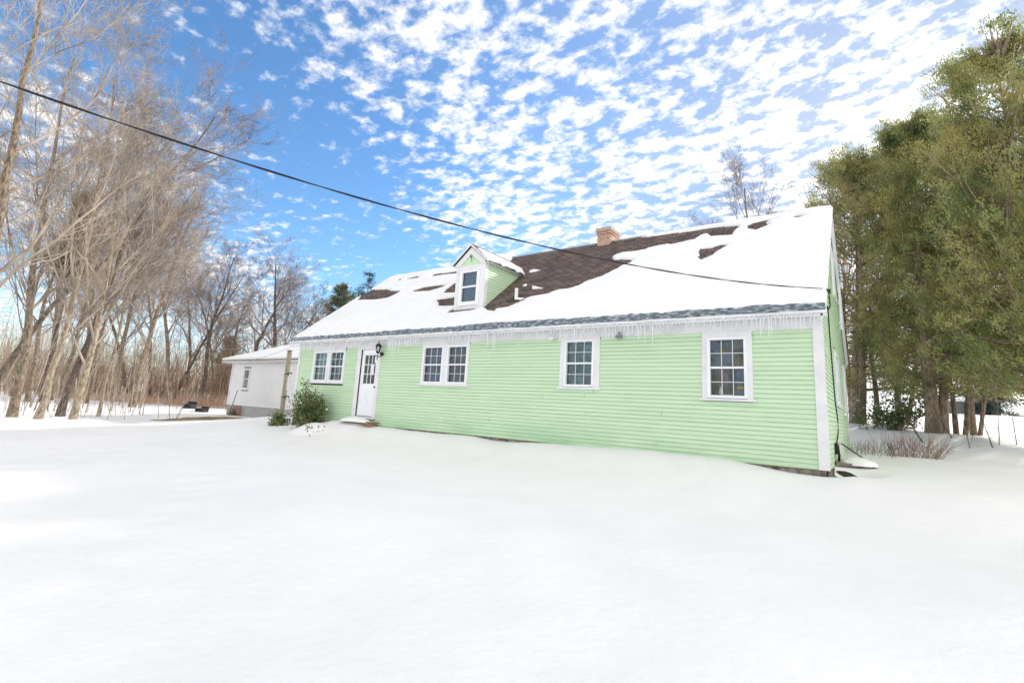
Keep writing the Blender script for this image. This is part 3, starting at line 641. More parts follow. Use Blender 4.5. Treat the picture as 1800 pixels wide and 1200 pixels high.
def dormer_window():
    s = (wx0, wx1, wz0, wz1)
    mpd = lambda u, o, z: (u, DY-.03-o, z)
    def bx(m_, u0, u1, o0, o1, z0, z1): m_.box(u0, u1, DY-.03-o1, DY-.03-o0, z0, z1)
    m_ = MB(); a, b, c0, d = s; fw = .10
    bx(m_, a, a+fw, -.05, .028, c0, d); bx(m_, b-fw, b, -.05, .028, c0, d); bx(m_, a+fw, b-fw, -.05, .028, d-.05, d); bx(m_, a+fw, b-fw, -.05, .030, c0, c0+.11)
    mid = 4.27; bx(m_, a+fw, b-fw, -.04, .010, mid-.025, mid+.025)
    w = m_.build('dormer_window', MT['vinyl'], dormer)
    g = MB(); g.quad((a+fw,DY+.0,c0+.1), (b-fw,DY+.0,c0+.1), (b-fw,DY+.0,d-.05), (a+fw,DY+.0,d-.05)); g.build('dormer_pane', MT['glass'], dormer)
    cb = MB(); n = 60
    for k in range(n):
        u0 = a+.08+(b-a-.16)*k/n; u1 = a+.08+(b-a-.16)*(k+1)/n; cb.quad((u0,DY+.06+.012*math.sin(k*1.1),c0), (u1,DY+.06+.012*math.sin(k*1.1+1.1),c0), (u1,DY+.06+.012*math.sin(k*1.1+1.1),d), (u0,DY+.06+.012*math.sin(k*1.1),d))
    cb.build('dormer_curtain', MT['curtain'], dormer)
dormer_window()

# ------------------------------------------------------------------ snow on the roof
PATCH = {
'A': [(-8.31,1.3),(-8.07,1.06),(-7.72,.93),(-7.74,1.09),(-7.3,1.17),(-7.08,1.37),(-7.04,1.6),(-6.92,1.7),(-6.46,1.76),(-6.17,1.99),(-5.85,1.99),(-5.61,2.16),(-5.47,2.35),(-5.21,2.54),(-4.96,2.77),(-4.75,3.22),(-4.57,3.34),(-4.5,3.59),(-4.95,3.78),(-5.23,3.83),(-5.38,4.13),(-5.14,4.33),(-4.65,4.27),(-4.35,4.29),(-4.34,4.38),(-4.0,4.46),(-3.74,4.5),(-3.65,4.39),(-3.06,4.52),(-2.97,4.88),(-2.76,4.88),(-2.67,4.58),(-2.1,4.43),(-2.1,4.81),(-1.97,5.2),(-2.79,5.4),(-3.31,5.38),(-4.66,5.47),(-5.71,5.8),(-7.56,5.8),(-9.88,5.8),(-9.6,4.2),(-9.3,2)],
'B': [(-11.22,3.74),(-11.32,3.42),(-11.23,2.81),(-9.6,2.59),(-9.6,3.9)], 'C': [(-9.6,2.49),(-11.0,2.28),(-10.44,1.71),(-9.5,1.59)], 'C2': [(-9.75,1.1),(-9.6,1.45),(-8.3,1.40),(-8.6,1.14)],
'D': [(-16.8,4.09),(-16.8,4.33),(-15.26,4.04),(-14.85,3.81),(-14.02,3.67),(-13.98,3.25),(-14.22,3.0),(-14.85,2.97),(-16.3,3.21)],
'E': [(-13.29,3.47),(-13.0,3.66),(-12.45,3.72),(-11.5,3.61),(-11.61,3.4),(-12.09,3.18),(-12.98,3.29)],
'F': [(-13.41,4.75),(-13.48,5.07),(-12.82,5.03),(-9.3,4.99),(-9.3,4.45),(-12.86,4.77)], 'G': [(-15.56,5.01),(-15.57,5.25),(-15.26,4.88)], 'G2': [(-15.13,5.02),(-14.77,5.12),(-14.37,5.15),(-14.15,4.83),(-14.7,4.88)],
'H': [(-1.81,4.84),(-1.79,5.11),(-1.48,5.3),(-1.11,5.27),(-1.36,5.06),(-1.25,4.84),(-1.54,4.55)], 'I': [(-.81,5.2),(-.68,5.3),(-.43,5.18),(-.58,5.03)],
'J': [(-2.77,3.48),(-2.77,3.79),(-2.54,3.74),(-2.32,3.86),(-2.07,3.74),(-2.24,3.43),(-2.37,3.13),(-2.57,2.91),(-2.67,3.07)],
'DM': [(-9.55,1.25),(-9.55,5.9),(-8.28,5.9),(-8.28,1.25)]}
ISL = [[(-7.35,2.56),(-7.09,2.42),(-6.78,2.25),(-7.2,2.30)], [(-7.55,1.80),(-7.11,1.68),(-7.23,1.60),(-7.45,1.64)], [(-7.75,2.7),(-7.65,2.75),(-7.6,2.65),(-7.7,2.6)], [(-8.2,3.9),(-8.0,3.95),(-7.7,3.8),(-8.1,3.75)]]
EDX = [-16.6,-13.65,-11.73,-11.28,-10.38,-9.68,-8.55,-7.37,-5.7,-4.59,-3.69,-2.84,-2.05,-.7,.1]
EDV = [.0,.02,.04,.09,.11,.06,.06,.19,.14,.08,.09,.08,.09,.07,.0]
def sdist(px, py, poly):
    P = np.array(poly); d = np.full(px.shape, 1e9); ins = np.zeros(px.shape, bool)
    for i in range(len(P)):
        a = P[i]; b = P[(i+1) % len(P)]; e = b-a; t = np.clip(((px-a[0])*e[0]+(py-a[1])*e[1])/(e@e+1e-12), 0, 1)
        d = np.minimum(d, np.hypot(px-a[0]-t*e[0], py-a[1]-t*e[1]))
        c = ((a[1] > py) != (b[1] > py)) & (px < (b[0]-a[0])*(py-a[1])/(b[1]-a[1]+1e-12)+a[0]); ins ^= c
    return np.where(ins, -d, d)
def roof_snow():
    st = .035; LV = (RY-EY)*CS
    U = np.arange(XL-.21, .121, st); V = np.arange(0, LV+.001, st*.9)
    uu, vv = np.meshgrid(U, V)
    course = np.floor(vv/.14)
    wu = uu+.10*(vnoise(uu*3, course*.77, 3)-.5)+.05*(fbm(uu*9, vv*9, 4, 3)-.45); wv = vv+.06*(fbm(uu*5, vv*2, 9, 3)-.45)
    d = np.full(uu.shape, 9.0)
    for k, p in PATCH.items(): d = np.minimum(d, sdist(uu if k == 'DM' else wu, vv if k == 'DM' else wv, p))
    for p in ISL: d = np.maximum(d, np.where(-sdist(uu, vv, p) > -.04, -sdist(uu, vv, p)*.5, -9))
    ed = np.interp(uu, EDX, EDV)+.05*(fbm(uu*6, uu*0, 2, 3)-.45)
    d = np.minimum(d, vv-ed)
    # crumbs of snow left on the eave ice
    cr = (fbm(uu*4.5, vv*16, 31, 3)-.50)*.22*np.clip((uu+16.4)/2, 0, 1)*np.clip((-5.2-uu)/1.5, 0, 1)
    d = np.where((vv > .02) & (vv < ed), np.maximum(d, np.where(cr > 0, cr, -9)), d)
    d = np.minimum(d, uu-(XL-.19)+.02*vnoise(vv*8, vv*0)); d = np.minimum(d, .10-uu+.03*vnoise(vv*6, vv*0, 5))
    t = np.clip(d/.10, 0, 1); t = np.sqrt(np.clip(1-(1-t)**2, 0, 1))
    big = np.clip(d/.9, 0, 1)
    h = t*(.055+.055*big)+.03*big*(fbm(uu*.7, vv*.9, 12, 3)-.45)
    h = h*(d > 0)+.014
    sag = .05*(fbm(uu*.5, vv*0, 22, 2)-.4)
    y = EY+vv/CS; z = EZ+SL*vv/CS
    nx_ = np.array([0, -SL/CS, 1/CS])
    Vt = np.stack([uu, y+nx_[1]*h, z+nx_[2]*h], -1).reshape(-1, 3); ny, nx = uu.shape
    # the snow rounds over the ridge
    idx = np.arange(nx*ny).reshape(ny, nx)
    F = np.stack([idx[:-1,:-1], idx[:-1,1:], idx[1:,1:], idx[1:,:-1]], -1).reshape(-1, 4)
    pos = (d > 0).ravel(); keep = pos[F].any(1); F = F[keep]
    # sink the outer ring of vertices into the roof
    Vt[~pos] -= nx_*.030
    # back slope sheet
    n0 = len(Vt); Ub = np.arange(XL-.2, .12, .3); Vb = np.arange(0.1, LV+.2, .25); ub, vb = np.meshgrid(Ub, Vb); vb = np.minimum(vb, LV)
    hb = .08+.02*fbm(ub, vb, 3)
    Vk = np.stack([ub, DEP-EY-vb/CS+SL/CS*hb*(vb < LV-.01), EZ+SL*vb/CS+hb/CS+(vb >= LV-.01)*.0], -1).reshape(-1, 3)
    ib = n0+np.arange(ub.size).reshape(ub.shape); Fb = np.stack([ib[:-1,1:], ib[:-1,:-1], ib[1:,:-1], ib[1:,1:]], -1).reshape(-1, 4)
    used = np.unique(np.concatenate([F.ravel(), Fb.ravel()])); Vall = np.concatenate([Vt, Vk]); mp = np.full(len(Vall), -1); mp[used] = np.arange(len(used))
    Fall = mp[np.concatenate([F, Fb])]
    o = np_mesh('roof_snow', Vall[used], Fall, MT['roofsnow'], smooth=True)
    tag(o, 'melting blanket of white snow on the roof of the green house', 'snow')
roof_snow()
# dormer snow
def dormer_snow():
    U = np.linspace(0, 1, 40); V = np.linspace(0, 1, 70); uu, vv = np.meshgrid(U, V)
    ztop = dzP+.06; ze = dzE+.02; yr = (ztop-EZ)/SL+EY; ye = (ze-EZ)/SL+EY
    x = dxc+.71*uu; z = ztop+(ze-ztop)*uu; ye_ = yr+(ye-yr)*uu; y = DY-.12+(ye_-DY+.12)*vv
    d = np.minimum(np.minimum((1.0-uu)*.7, (uu-.28-.25*np.maximum(0, vv-.55))*.7), np.minimum((y-DY+.12-.15*(1-uu)), (ye_-y)))+.05*(fbm(uu*8, vv*16, 3)-.45)
    h = np.sqrt(np.clip(d/.08, 0, 1))*.055+.006
    Vt = np.stack([x+h*.5, y, z+h*.8], -1).reshape(-1, 3); pos = (d > 0).ravel(); idx = np.arange(uu.size).reshape(uu.shape)
    Vt[~pos] -= np.array([0, 0, .02])
    F = np.stack([idx[:-1,1:], idx[:-1,:-1], idx[1:,:-1], idx[1:,1:]], -1).reshape(-1, 4)[:, ::-1]; F = F[pos[F].any(1)]
    o = np_mesh('dormer_snow', Vt, F, MT['roofsnow'], smooth=True); tag(o, 'small strip of snow on the right slope of the dormer roof', 'snow')
dormer_snow()
# ice along the eave
def eave_ice():
    U = np.arange(XL-.18, .105, .03); prof = [(-.015,-.04),(-.03,-.02),(-.025,.0),(0,.018)]+[(k/8, None) for k in range(1, 9)]
    rows = []
    for u in U:
        ed = float(np.interp(u, EDX, EDV))+.05; a = .6+.8*float(fbm(u*3, 0*u, 41, 3)); row = []
        for k, (p, q) in enumerate(prof):
            if q is not None: v, h = p*a, q*(1 if q < 0 else a)
            else: v = ed*p; h = .018+.05*math.sin(math.pi*min(1, p*.9+.1))*a*float(.6+.8*vnoise(u*9, p*3, 6))
            y = EY+v/CS; z = EZ+SL*v/CS
            row.append((u, y-SL/CS*h if q is None or q > 0 else y, z+h))
        rows.append(row)
    V = np.array(rows).reshape(-1, 3); n, m_ = len(rows), len(prof); idx = np.arange(n*m_).reshape(n, m_)
    F = np.stack([idx[:-1,:-1], idx[1:,:-1], idx[1:,1:], idx[:-1,1:]], -1).reshape(-1, 4)
    o = np_mesh('ice_ridge', V, F, MT['ice'], smooth=True); tag(o, 'bumpy band of grey blue ice along the front eave of the green house', 'ice')
eave_ice()
# icicles
def icicle_mesh(nm, seed):
    r = random.Random(seed); mb = MB(); n = 7; pts = []; rad = []
    for i in range(n): t = i/(n-1); pts.append((r.uniform(-.006,.006)*t, r.uniform(-.006,.006)*t, -t)); rad.append(.0085*(1-t)**.8+.0015+(.004 if i == 0 else 0))
    mb.tube(pts, rad, 6); o = mb.build(nm, MT['icicle'], smooth=True); return o
IP = [icicle_mesh('icicle', s) for s in range(5)]
r = random.Random(11); used = set(); nic = 0
def place_icicle(x, y, z, L, lab, grp, w=1):
    global nic
    k = r.randrange(5)
    if k in used: o = IP[k].copy(); COL.objects.link(o)
    else: o = IP[k]; used.add(k)
    o.location = (x, y, z); o.scale = (w, w, L); o.rotation_euler = (0, 0, r.uniform(0, 6)); tag(o, lab, 'icicle', grp); nic += 1
ICZ = [(-13.5,'over the paired windows at the left end'),(-11.6,'over the front door'),(-10.0,'between door and middle paired windows'),(-8.1,'over the middle pair of windows'),(-5.4,'right of the middle pair of windows'),(-4.2,'over the window between the floodlights'),(-2.1,'right of the dark floodlight'),(-1.1,'over the front window nearest the gable'),(9,'beside the gable corner')]
for i in range(250):
    x = XL-.1+(i+r.uniform(.1,.9))*(-XL+.12)/250
    L = r.uniform(.08, .26)+.16*float(vnoise(x*1.1, 0, 5))**2
    L *= .45+1.1*float(vnoise(x*2.3, 1, 15)); 
    for (c, w, a) in ((-15.3, .8, .30), (-13.0,.3,.25), (-10.9,.35,.50), (-7.1,.22,.62), (-7.9,.25,.30), (-3.1,.25,.38), (-5.6,.5,.22), (-1.9,.3,.2)):
        if abs(x-c) < w and r.random() < .45: L += a*r.uniform(.4, 1)
    where = next(t_ for lim, t_ in ICZ if x < lim)
    if L > .46: place_icicle(x, EY-.03, EZ-.09, L, 'long thin icicle on the front eave '+where, 'long icicles on the front eave', 1.5)
    else: place_icicle(x, EY-.03, EZ-.09, L, 'short thin icicle on the front eave '+where, 'short icicles on the front eave', 1.05)
for o in IP:
    if 'label' not in o: bpy.data.objects.remove(o)

# ------------------------------------------------------------------ garage
gar = empty('garage', (0,0,0)); tag(gar, 'small white clapboard garage with a low snowy roof behind the green house', 'garage')
GX0, GX1, GY0, GY1, GZ0, GZE = -29.85, -19.5, 4.0, 11.6, .075, 2.50
GSL = .44; GRZ = 4.15
mb = MB(); clap(mb, (0,GY0,0), (1,0,0), (0,-1,0), GZ0, GZE, lambda z: (GX0, GX1), [(-28.42,-27.66,.96,2.17)], bh=.115, lip=.015); mb.build('front_wall', MT['gar'], gar)
mb = MB(); clap(mb, (GX0,GY1,0), (0,-1,0), (-1,0,0), GZ0, 4.1, lambda z: (max(0, (z-2.6)/GSL), min(GY1-GY0, GY1-GY0-(z-2.6)/GSL)), [], bh=.115, lip=.015); mb.build('side_wall', MT['gar'], gar)
mb = MB(); mb.box(GX0-.02, GX0+.12, GY0-.035, GY0-.0, GZ0, GZE); mb.box(GX0, GX1, GY0-.03, GY0, GZE-.12, GZE); mb.box(GX0-.5, GX1+.3, GY0-.42, GY0-.40, GZE-.02, GZE+.12); mb.box(GX0-.5, GX1+.3, GY0-.40, GY0, GZE-.015, GZE+.0); mb.build('trim', MT['trim'], gar)
mb = MB(); mb.box(GX0+.03, GX1, GY0+.02, GY0+.3, -1.4, GZ0-.003); mb.box(GX0+.03, GX0+.3, GY0+.3, GY1, -1.4, GZ0-.003); mb.build('foundation', MT['concrete'], gar)
mb = MB(); mb.box(-29.0,-28.15, GY0-.03, GY0+.02, -.42, GZ0-.02); mb.build('cellar_hatch', MT['terra'], gar)
rm = (GY0+GY1)/2
def groof(mb, off, x0, x1, t, inset=0):
    ye = GY0-.45+inset; ze = GZE+.11
    # hipped at the near end
    R0, R1 = (x0+1.1, rm, GRZ+off), (x1, rm, GRZ+off)
    A, B = (x0+inset, ye, ze+off), (x1, ye, ze+off); C_, D_ = (x0+inset, GY1+.45-inset, ze+off), (x1, GY1+.45-inset, ze+off)
    n = len(mb.v); mb.v += [A, B, R1, R0, C_, D_]; mb.f += [(n,n+1,n+2,n+3),(n+5,n+4,n+3,n+2),(n+4,n,n+3)]
    n = len(mb.v); mb.v += [(p[0],p[1],p[2]-t) for p in (A,B,D_,C_)]+[A,B,D_,C_]; mb.f += [(n+3,n+2,n+1,n),(n,n+1,n+5,n+4),(n+3,n,n+4,n+7)]
mb = MB(); groof(mb, 0, GX0-.55, GX1+.3, .04); mb.build('roof', MT['shingle'], gar)
window(gar, [(-28.36,-27.72,1.02,2.12)], (-28.42,-27.66,.96,2.17), lambda u, o, z: (u, GY0-o, z), 'curtain2', muntin=False)
mb = MB(); groof(mb, .12, GX0-.55, GX1+.3, .115, .03)
o = mb.build('garage_roof_snow', MT['roofsnow']); tag(o, 'smooth sheet of snow covering the low roof of the white garage', 'snow')
IP2 = icicle_mesh('icicle', 77); first = True
for i in range(34):
    o = IP2 if first else IP2.copy()
    if not first: COL.objects.link(o)
    first = False
    o.location = (GX0-.3+i*.31+r.uniform(-.1,.1), GY0-.46, GZE+.04); o.scale = (1.8,1.8,r.uniform(.08,.30)); tag(o, 'thin icicle hanging from the eave of the white garage', 'icicle', 'icicles on the garage eave')

# ------------------------------------------------------------------ overhead wire
def catenary(A, B, sag, t0, t1, n):
    A, B = np.array(A), np.array(B); out = []
    for i in range(n):
        t = t0+(t1-t0)*i/(n-1); p = A+(B-A)*t; p = p.copy(); p[2] -= 4*sag*t*(1-t); out.append(p)
    return out
pts = catenary((.10,.23,3.22), (-5.355,-10.319,3.26), .425, 0, 1.9, 90)
mb = MB()
for k in range(2):
    q = []
    for i, p in enumerate(pts):
        th = i*.9+k*math.pi; ok = min(1, i/4); q.append((p[0]+.0062*math.cos(th)*ok, p[1]+.004*math.cos(th)*ok, p[2]+.0062*math.sin(th)*ok))
    mb.tube(q, .0062, 5)
o = mb.build('power_cable', MT['wire']); tag(o, 'dark twisted overhead cable sagging from upper left to the right end of the roof', 'cable')

# ------------------------------------------------------------------ trees
def skeleton(seed, H, r0, lean=(0,0), trunk_frac=.35, nl=14, spread=.9, up=.35, levels=4, split=0, bend=.12, lenf=.55, cnt=(9,7,5), tw_min=.0065, crown_lo=None):
    """returns list of branches: (pts, rads, level)"""
    R = np.random.RandomState(seed); out = []
    def grow(p, d, L, r, lvl):
        nseg = (14, 9, 6, 4, 3)[min(lvl, 4)]
        pts = [p.copy()]; rads = [r]; step = L/nseg; dirs = [d.copy()]
        wob = (bend*.5, .12, .15, .19, .24)[min(lvl, 4)]
        for i in range(nseg):
            d = d+R.normal(0, wob, 3)+np.array([0, 0, (0.02 if lvl == 0 else up*(.14, .09, .06, .04)[min(lvl-1, 3)])])
            d /= np.linalg.norm(d); p = p+d*step; pts.append(p); dirs.append(d.copy())
            t = (i+1)/nseg
            rads.append(max(tw_min*.7, r*(1-t*(.82 if lvl else .80))))
        out.append((pts, rads, lvl))
        if lvl >= levels: return
        if lvl == 0: n = nl; lo = trunk_frac
        else: n = cnt[min(lvl-1, len(cnt)-1)]; lo = .18
        for k in range(n):
            t = lo+(1-lo)*((k+R.rand()*.8)/n); t = min(t, .985); f = t*nseg; i = min(int(f), nseg-1); q = pts[i]*(1-(f-i))+pts[i+1]*(f-i)
            dd = dirs[i+1]; a = np.cross(dd, R.normal(0, 1, 3)); a /= np.linalg.norm(a)+1e-9
            ang = spread*R.uniform(.65, 1.1)*(1 if lvl == 0 else .8)
            nd = dd*math.cos(ang)+a*math.sin(ang); nd[2] += up*(.45, .30, .12, .0)[min(lvl, 3)]; nd /= np.linalg.norm(nd)
            if lvl == 0: LL = L*lenf*(1-.62*((t-lo)/(1-lo)))*R.uniform(.75, 1.1)
            else: LL = L*R.uniform(.38, .62)*(1-.35*t)
            rr = max(tw_min, rads[i]*R.uniform(.38, .56) if lvl else rads[i]*R.uniform(.28, .46))
            rr = min(rr, LL*.022+.003)
            grow(q, nd, LL, max(rr, tw_min), lvl+1)
    d0 = np.array([lean[0], lean[1], 1.0]); d0 /= np.linalg.norm(d0)
    grow(np.array([0, 0, -.3]), d0, H, r0, 0)
    return out
def tubes_np(branches, ksel):
    Vs, Fs, n0 = [], [], 0
    bucket = {}
    for b in branches: bucket.setdefault((len(b[0]), ksel(b[2])), []).append(b)
    for (m_, k), bs in bucket.items():
        P = np.array([b[0] for b in bs]); Rr = np.array([b[1] for b in bs]); nb = len(bs)
        T = np.empty_like(P); T[:,1:-1] = P[:,2:]-P[:,:-2]; T[:,0] = P[:,1]-P[:,0]; T[:,-1] = P[:,-1]-P[:,-2]; T /= np.linalg.norm(T, axis=2, keepdims=True)+1e-9
        ref = np.where(np.abs(T[:,:1,2:3]) > .8, np.array([1.0,0,0]), np.array([0,0,1.0])); ref = np.broadcast_to(ref, T.shape)
        A = np.cross(T, ref); A /= np.linalg.norm(A, axis=2, keepdims=True)+1e-9; B = np.cross(T, A)
        th = np.arange(k)*2*np.pi/k
        V = P[:,:,None,:]+Rr[:,:,None,None]*(np.cos(th)[None,None,:,None]*A[:,:,None,:]+np.sin(th)[None,None,:,None]*B[:,:,None,:])
        idx = n0+np.arange(nb*m_*k).reshape(nb, m_, k); nx = np.roll(idx, -1, axis=2)
        F = np.stack([idx[:,:-1], nx[:,:-1], nx[:,1:], idx[:,1:]], -1).reshape(-1, 4)
        Vs.append(V.reshape(-1, 3)); Fs.append(F); n0 += nb*m_*k
    return np.concatenate(Vs), np.concatenate(Fs)
def bare_tree(name, loc, label, m1, m2, group=None, cat='tree', rz=0, extra=None, **kw):
    br = skeleton(**kw)
    if extra: br += extra
    t = empty(name, loc, rz); tag(t, label, cat, group)
    tr = [b for b in br if b[2] == 0]; cr = [b for b in br if b[2] > 0]
    V, F = tubes_np(tr, lambda l: 12); 
    # root flare and uneven bark
    zz = V[:,2]; fl = 1+.35*np.exp(-np.clip(zz, 0, 9)/.25)
    a = np.array(tr[0][0][0]); V[:,0] = a[0]+(V[:,0]-a[0])*np.where(zz < 1.2, fl, 1); V[:,1] = a[1]+(V[:,1]-a[1])*np.where(zz < 1.2, fl, 1)
    np_mesh('trunk', V, F, m1, t, True)
    V, F = tubes_np(cr, lambda l: {1: 7, 2: 5, 3: 3}.get(l, 3)); np_mesh('branches', V, F, m2, t, True)
    return t
def put(px, py, dep):
    w = wpt(px, py, dep); return (float(w[0]), float(w[1]), G(w[0], w[1]))
BT = [  # px, py, depth, label, kwargs, bark, twig
 (-85,742,17,'huge bare tree at the left edge with limbs sweeping up over the cable', dict(seed=3,H=18,r0=.20,lean=(.03,.01),trunk_frac=.16,nl=15,spread=.8,up=.38,lenf=.62,cnt=(11,7,4)), 'bark1','twig1'),
 (20,737,22,'straight dark bare trunk nearest the left edge of the photograph', dict(seed=5,H=19,r0=.165,lean=(.0,.0),trunk_frac=.22,nl=14,spread=.8,up=.35,lenf=.5,cnt=(9,6,4)), 'bark1','twig1'),
 (64,738,21,'pale leaning bare tree with a flared base behind the snow bank', dict(seed=8,H=16,r0=.135,lean=(.07,.04),trunk_frac=.16,nl=15,spread=.8,up=.32,lenf=.55,cnt=(9,6,4)), 'bark2','twig1'),
 (104,732,24,'dark upright bare trunk between two pale leaning trunks', dict(seed=13,H=18,r0=.16,lean=(.03,.02),trunk_frac=.25,nl=17,spread=.8,up=.35,lenf=.5,cnt=(10,7,4)), 'bark3','twig2'),
 (128,734,22,'bare tree with a sunlit tan base and branches reaching right towards the sky', dict(seed=21,H=15,r0=.14,lean=(.06,.04),trunk_frac=.14,nl=17,spread=.85,up=.30,lenf=.66,cnt=(10,7,4)), 'bark2','twig1'),
 (173,730,25,'slender bare tree at the right end of the nearest cluster', dict(seed=34,H=13,r0=.08,lean=(.06,.04),trunk_frac=.2,nl=16,spread=.8,up=.35,lenf=.55,cnt=(9,7,5)), 'bark2','twig2'),
 (232,716,34,'tall bare tree standing behind the slender one in the wood', dict(seed=55,H=16,r0=.2,lean=(.05,.03),trunk_frac=.25,nl=17,spread=.8,up=.4,lenf=.45,cnt=(9,7,5)), 'bark1','twig1'),
 (290,708,44,'bare tree in the middle of the wood with a forked grey crown', dict(seed=89,H=17,r0=.2,lean=(.0,.0),trunk_frac=.3,nl=16,spread=.75,up=.45,lenf=.42,cnt=(9,7,5)), 'bark1','twig2'),
 (352,706,46,'tall bare tree just left of the garage', dict(seed=90,H=14.5,r0=.2,lean=(.02,.02),trunk_frac=.3,nl=16,spread=.75,up=.4,lenf=.42,cnt=(9,7,5)), 'bark3','twig2'),
 (428,704,48,'dark crooked bare tree rising behind the left part of the garage roof', dict(seed=91,H=13.5,r0=.24,lean=(.05,.0),trunk_frac=.3,nl=14,spread=.95,up=.3,bend=.2,lenf=.5,cnt=(9,7,5)), 'bark3','twig2'),
 (492,706,47,'broad dark bare tree with the roundest crown above the garage roof', dict(seed=97,H=14.8,r0=.27,lean=(.03,.0),trunk_frac=.28,nl=17,spread=.95,up=.3,bend=.16,lenf=.55,cnt=(10,8,6)), 'bark3','twig2'),
 (462,706,52,'thin bare tree between the two dark crooked ones', dict(seed=101,H=13,r0=.16,lean=(.0,.03),trunk_frac=.3,nl=14,spread=.85,up=.35,bend=.16,lenf=.45,cnt=(9,7,5)), 'bark3','twig2'),
]
protos = []
for (px, py, dep, lab, kw, b1, b2) in BT:
    t = bare_tree('bare_tree', put(px, py, dep), lab, MT[b1], MT[b2], 'bare trees of the wood on the left', rz=0, levels=4, **kw)
    protos.append((t, children(t)))
# further trees of the wood: copies, turned and resized
BC = [(-32,722,30,11,1.25,'slender bare tree at the far left edge behind the straight dark trunk'),(198,712,42,7,1.0,'upright bare tree behind the slender tree'),(85,712,38,7,1.1,'forked bare tree seen between the pale leaning and dark upright trunks'),
 (222,708,50,11,1.3,'thin bare tree deep in the wood beside the tall one'),(142,710,46,6,1.05,'far upright bare tree right of the sunlit base'),(305,706,48,11,1.1,'thin bare tree beside the forked grey crown'),(20,712,42,7,1.05,'far bare tree behind the straight dark trunk'),(45,720,33,1,.9,'bare tree seen between the straight dark trunk and the pale leaning one'),(150,716,36,1,.9,'bare trunk behind the tree with the sunlit base'),
 (262,708,50,3,.95,'dark bare tree deep in the wood, right of the tall one'),(322,704,54,6,.95,'bare tree deep in the wood between forked crown and garage'),
 (375,704,52,7,.82,'bare tree whose trunk stands close beside the garage corner'),(402,702,58,9,.9,'far bare tree above the left corner of the garage roof'),(540,706,56,11,.85,'small bare tree partly hidden by the left end of the green house roof'),(515,704,60,8,.9,'pale far bare tree behind the roundest crown'),(100,712,44,6,1.0,'far bare tree behind the cluster of leaning trunks')]
for (px, py, dep, k, s, lab) in BC:
    c = copy_tree(protos[k][0], protos[k][1]); c.location = put(px, py, dep); c.rotation_euler = (0,0,dep*1.7); c.scale = (s,s,s); c['label'] = lab
# treetops behind the ridge at right
for (px, dep, k, s, lab) in ((1395,33,7,1.02,'left bare treetop showing above the snowy ridge'),(1425,35,11,1.05,'second bare treetop above the ridge, next to the small conifer top')):
    c = copy_tree(protos[k][0], protos[k][1]); p = put(px, 740, dep); c.location = (p[0],p[1],p[2]-1); c.rotation_euler = (0,0,px); c.scale = (s,s,s); c['label'] = lab; c['group'] = 'bare treetops above the ridge'
# brush: countless thin stems in front of and inside the wood
def brush(name, n, pxr, depr, hr, rr, seed, m, side=3, lean=.12, label='', cat='brush', dens=None):
    R = np.random.RandomState(seed); br = []
    for i in range(n):
        px = R.uniform(*pxr); dep = R.uniform(depr[0]**.5, depr[1]**.5)**2
        w = wpt(px, 700, dep); x, y = w[0], w[1]; z = G(x, y)-.05
        if x > GX0-1.2 and y > GY0-2.5 and y < GY1+2 and x < GX1: continue
        H = R.uniform(*hr)*(.6+.8*float(vnoise(x*.3, y*.3, 7))); d = np.array([R.normal(.03, lean), R.normal(0, lean), 1.0]); d /= np.linalg.norm(d)
        p = np.array([x, y, z]); r0 = R.uniform(*rr); pts = [p]; rads = [r0]; ns = 5; ds = []
        for k in range(ns):
            d = d+R.normal(0, .07, 3); d /= np.linalg.norm(d); p = p+d*H/ns; pts.append(p); rads.append(r0*(1-.85*(k+1)/ns)); ds.append(d)
        br.append((pts, rads, 0))
        for j in range(side):
            t = R.uniform(.25, .95)*ns; i0 = min(int(t), ns-1); q = pts[i0]*(1-(t-i0))+pts[i0+1]*(t-i0)
            a = R.normal(0, 1, 3); a[2] = abs(a[2])*.8+.5; a /= np.linalg.norm(a); L = H*R.uniform(.12, .30); sp = [q]; 
            for k in range(3): a = a+R.normal(0, .2, 3); a /= np.linalg.norm(a); sp.append(sp[-1]+a*L/3)
            br.append((sp, [max(.004, rads[i0]*.5), max(.004, rads[i0]*.35), .005, .004], 1))
            if L > .5:
                for _ in range(2):
                    a2 = a+R.normal(0, .6, 3); a2 /= np.linalg.norm(a2); q2 = sp[1+R.randint(2)]; br.append(([q2, q2+a2*L*.25, q2+a2*L*.45], [.005, .0045, .004], 1))
    V, F = tubes_np(br, lambda l: 4 if l == 0 else 3)
    o = np_mesh(name, V, F, m, None, True); tag(o, label, cat, kind='stuff'); return o
brush('brush', 2500, (-120, 640), (46, 90), (3.0, 8.5), (.018, .055), 1, MT['brush'], 7, label='dense tan mass of leafless saplings filling the wood')
brush('saplings', 80, (-140, 260), (26, 38), (3.0, 8.0), (.012, .035), 4, MT['twig1'], 8, .10, label='tall leafless saplings standing between the trees on the left')
brush('undergrowth', 90, (-80, 330), (22, 36), (.8, 3.6), (.006, .016), 2, MT['twig1'], 4, .18, label='thin leafless saplings around the nearest trunks on the left')
brush('dry_grass', 3600, (120, 425), (40, 54), (.4, 1.3), (.008, .013), 5, MT['litter'], 1, .3, label='low rusty brown growth along the foot of the wood', cat='dry growth')
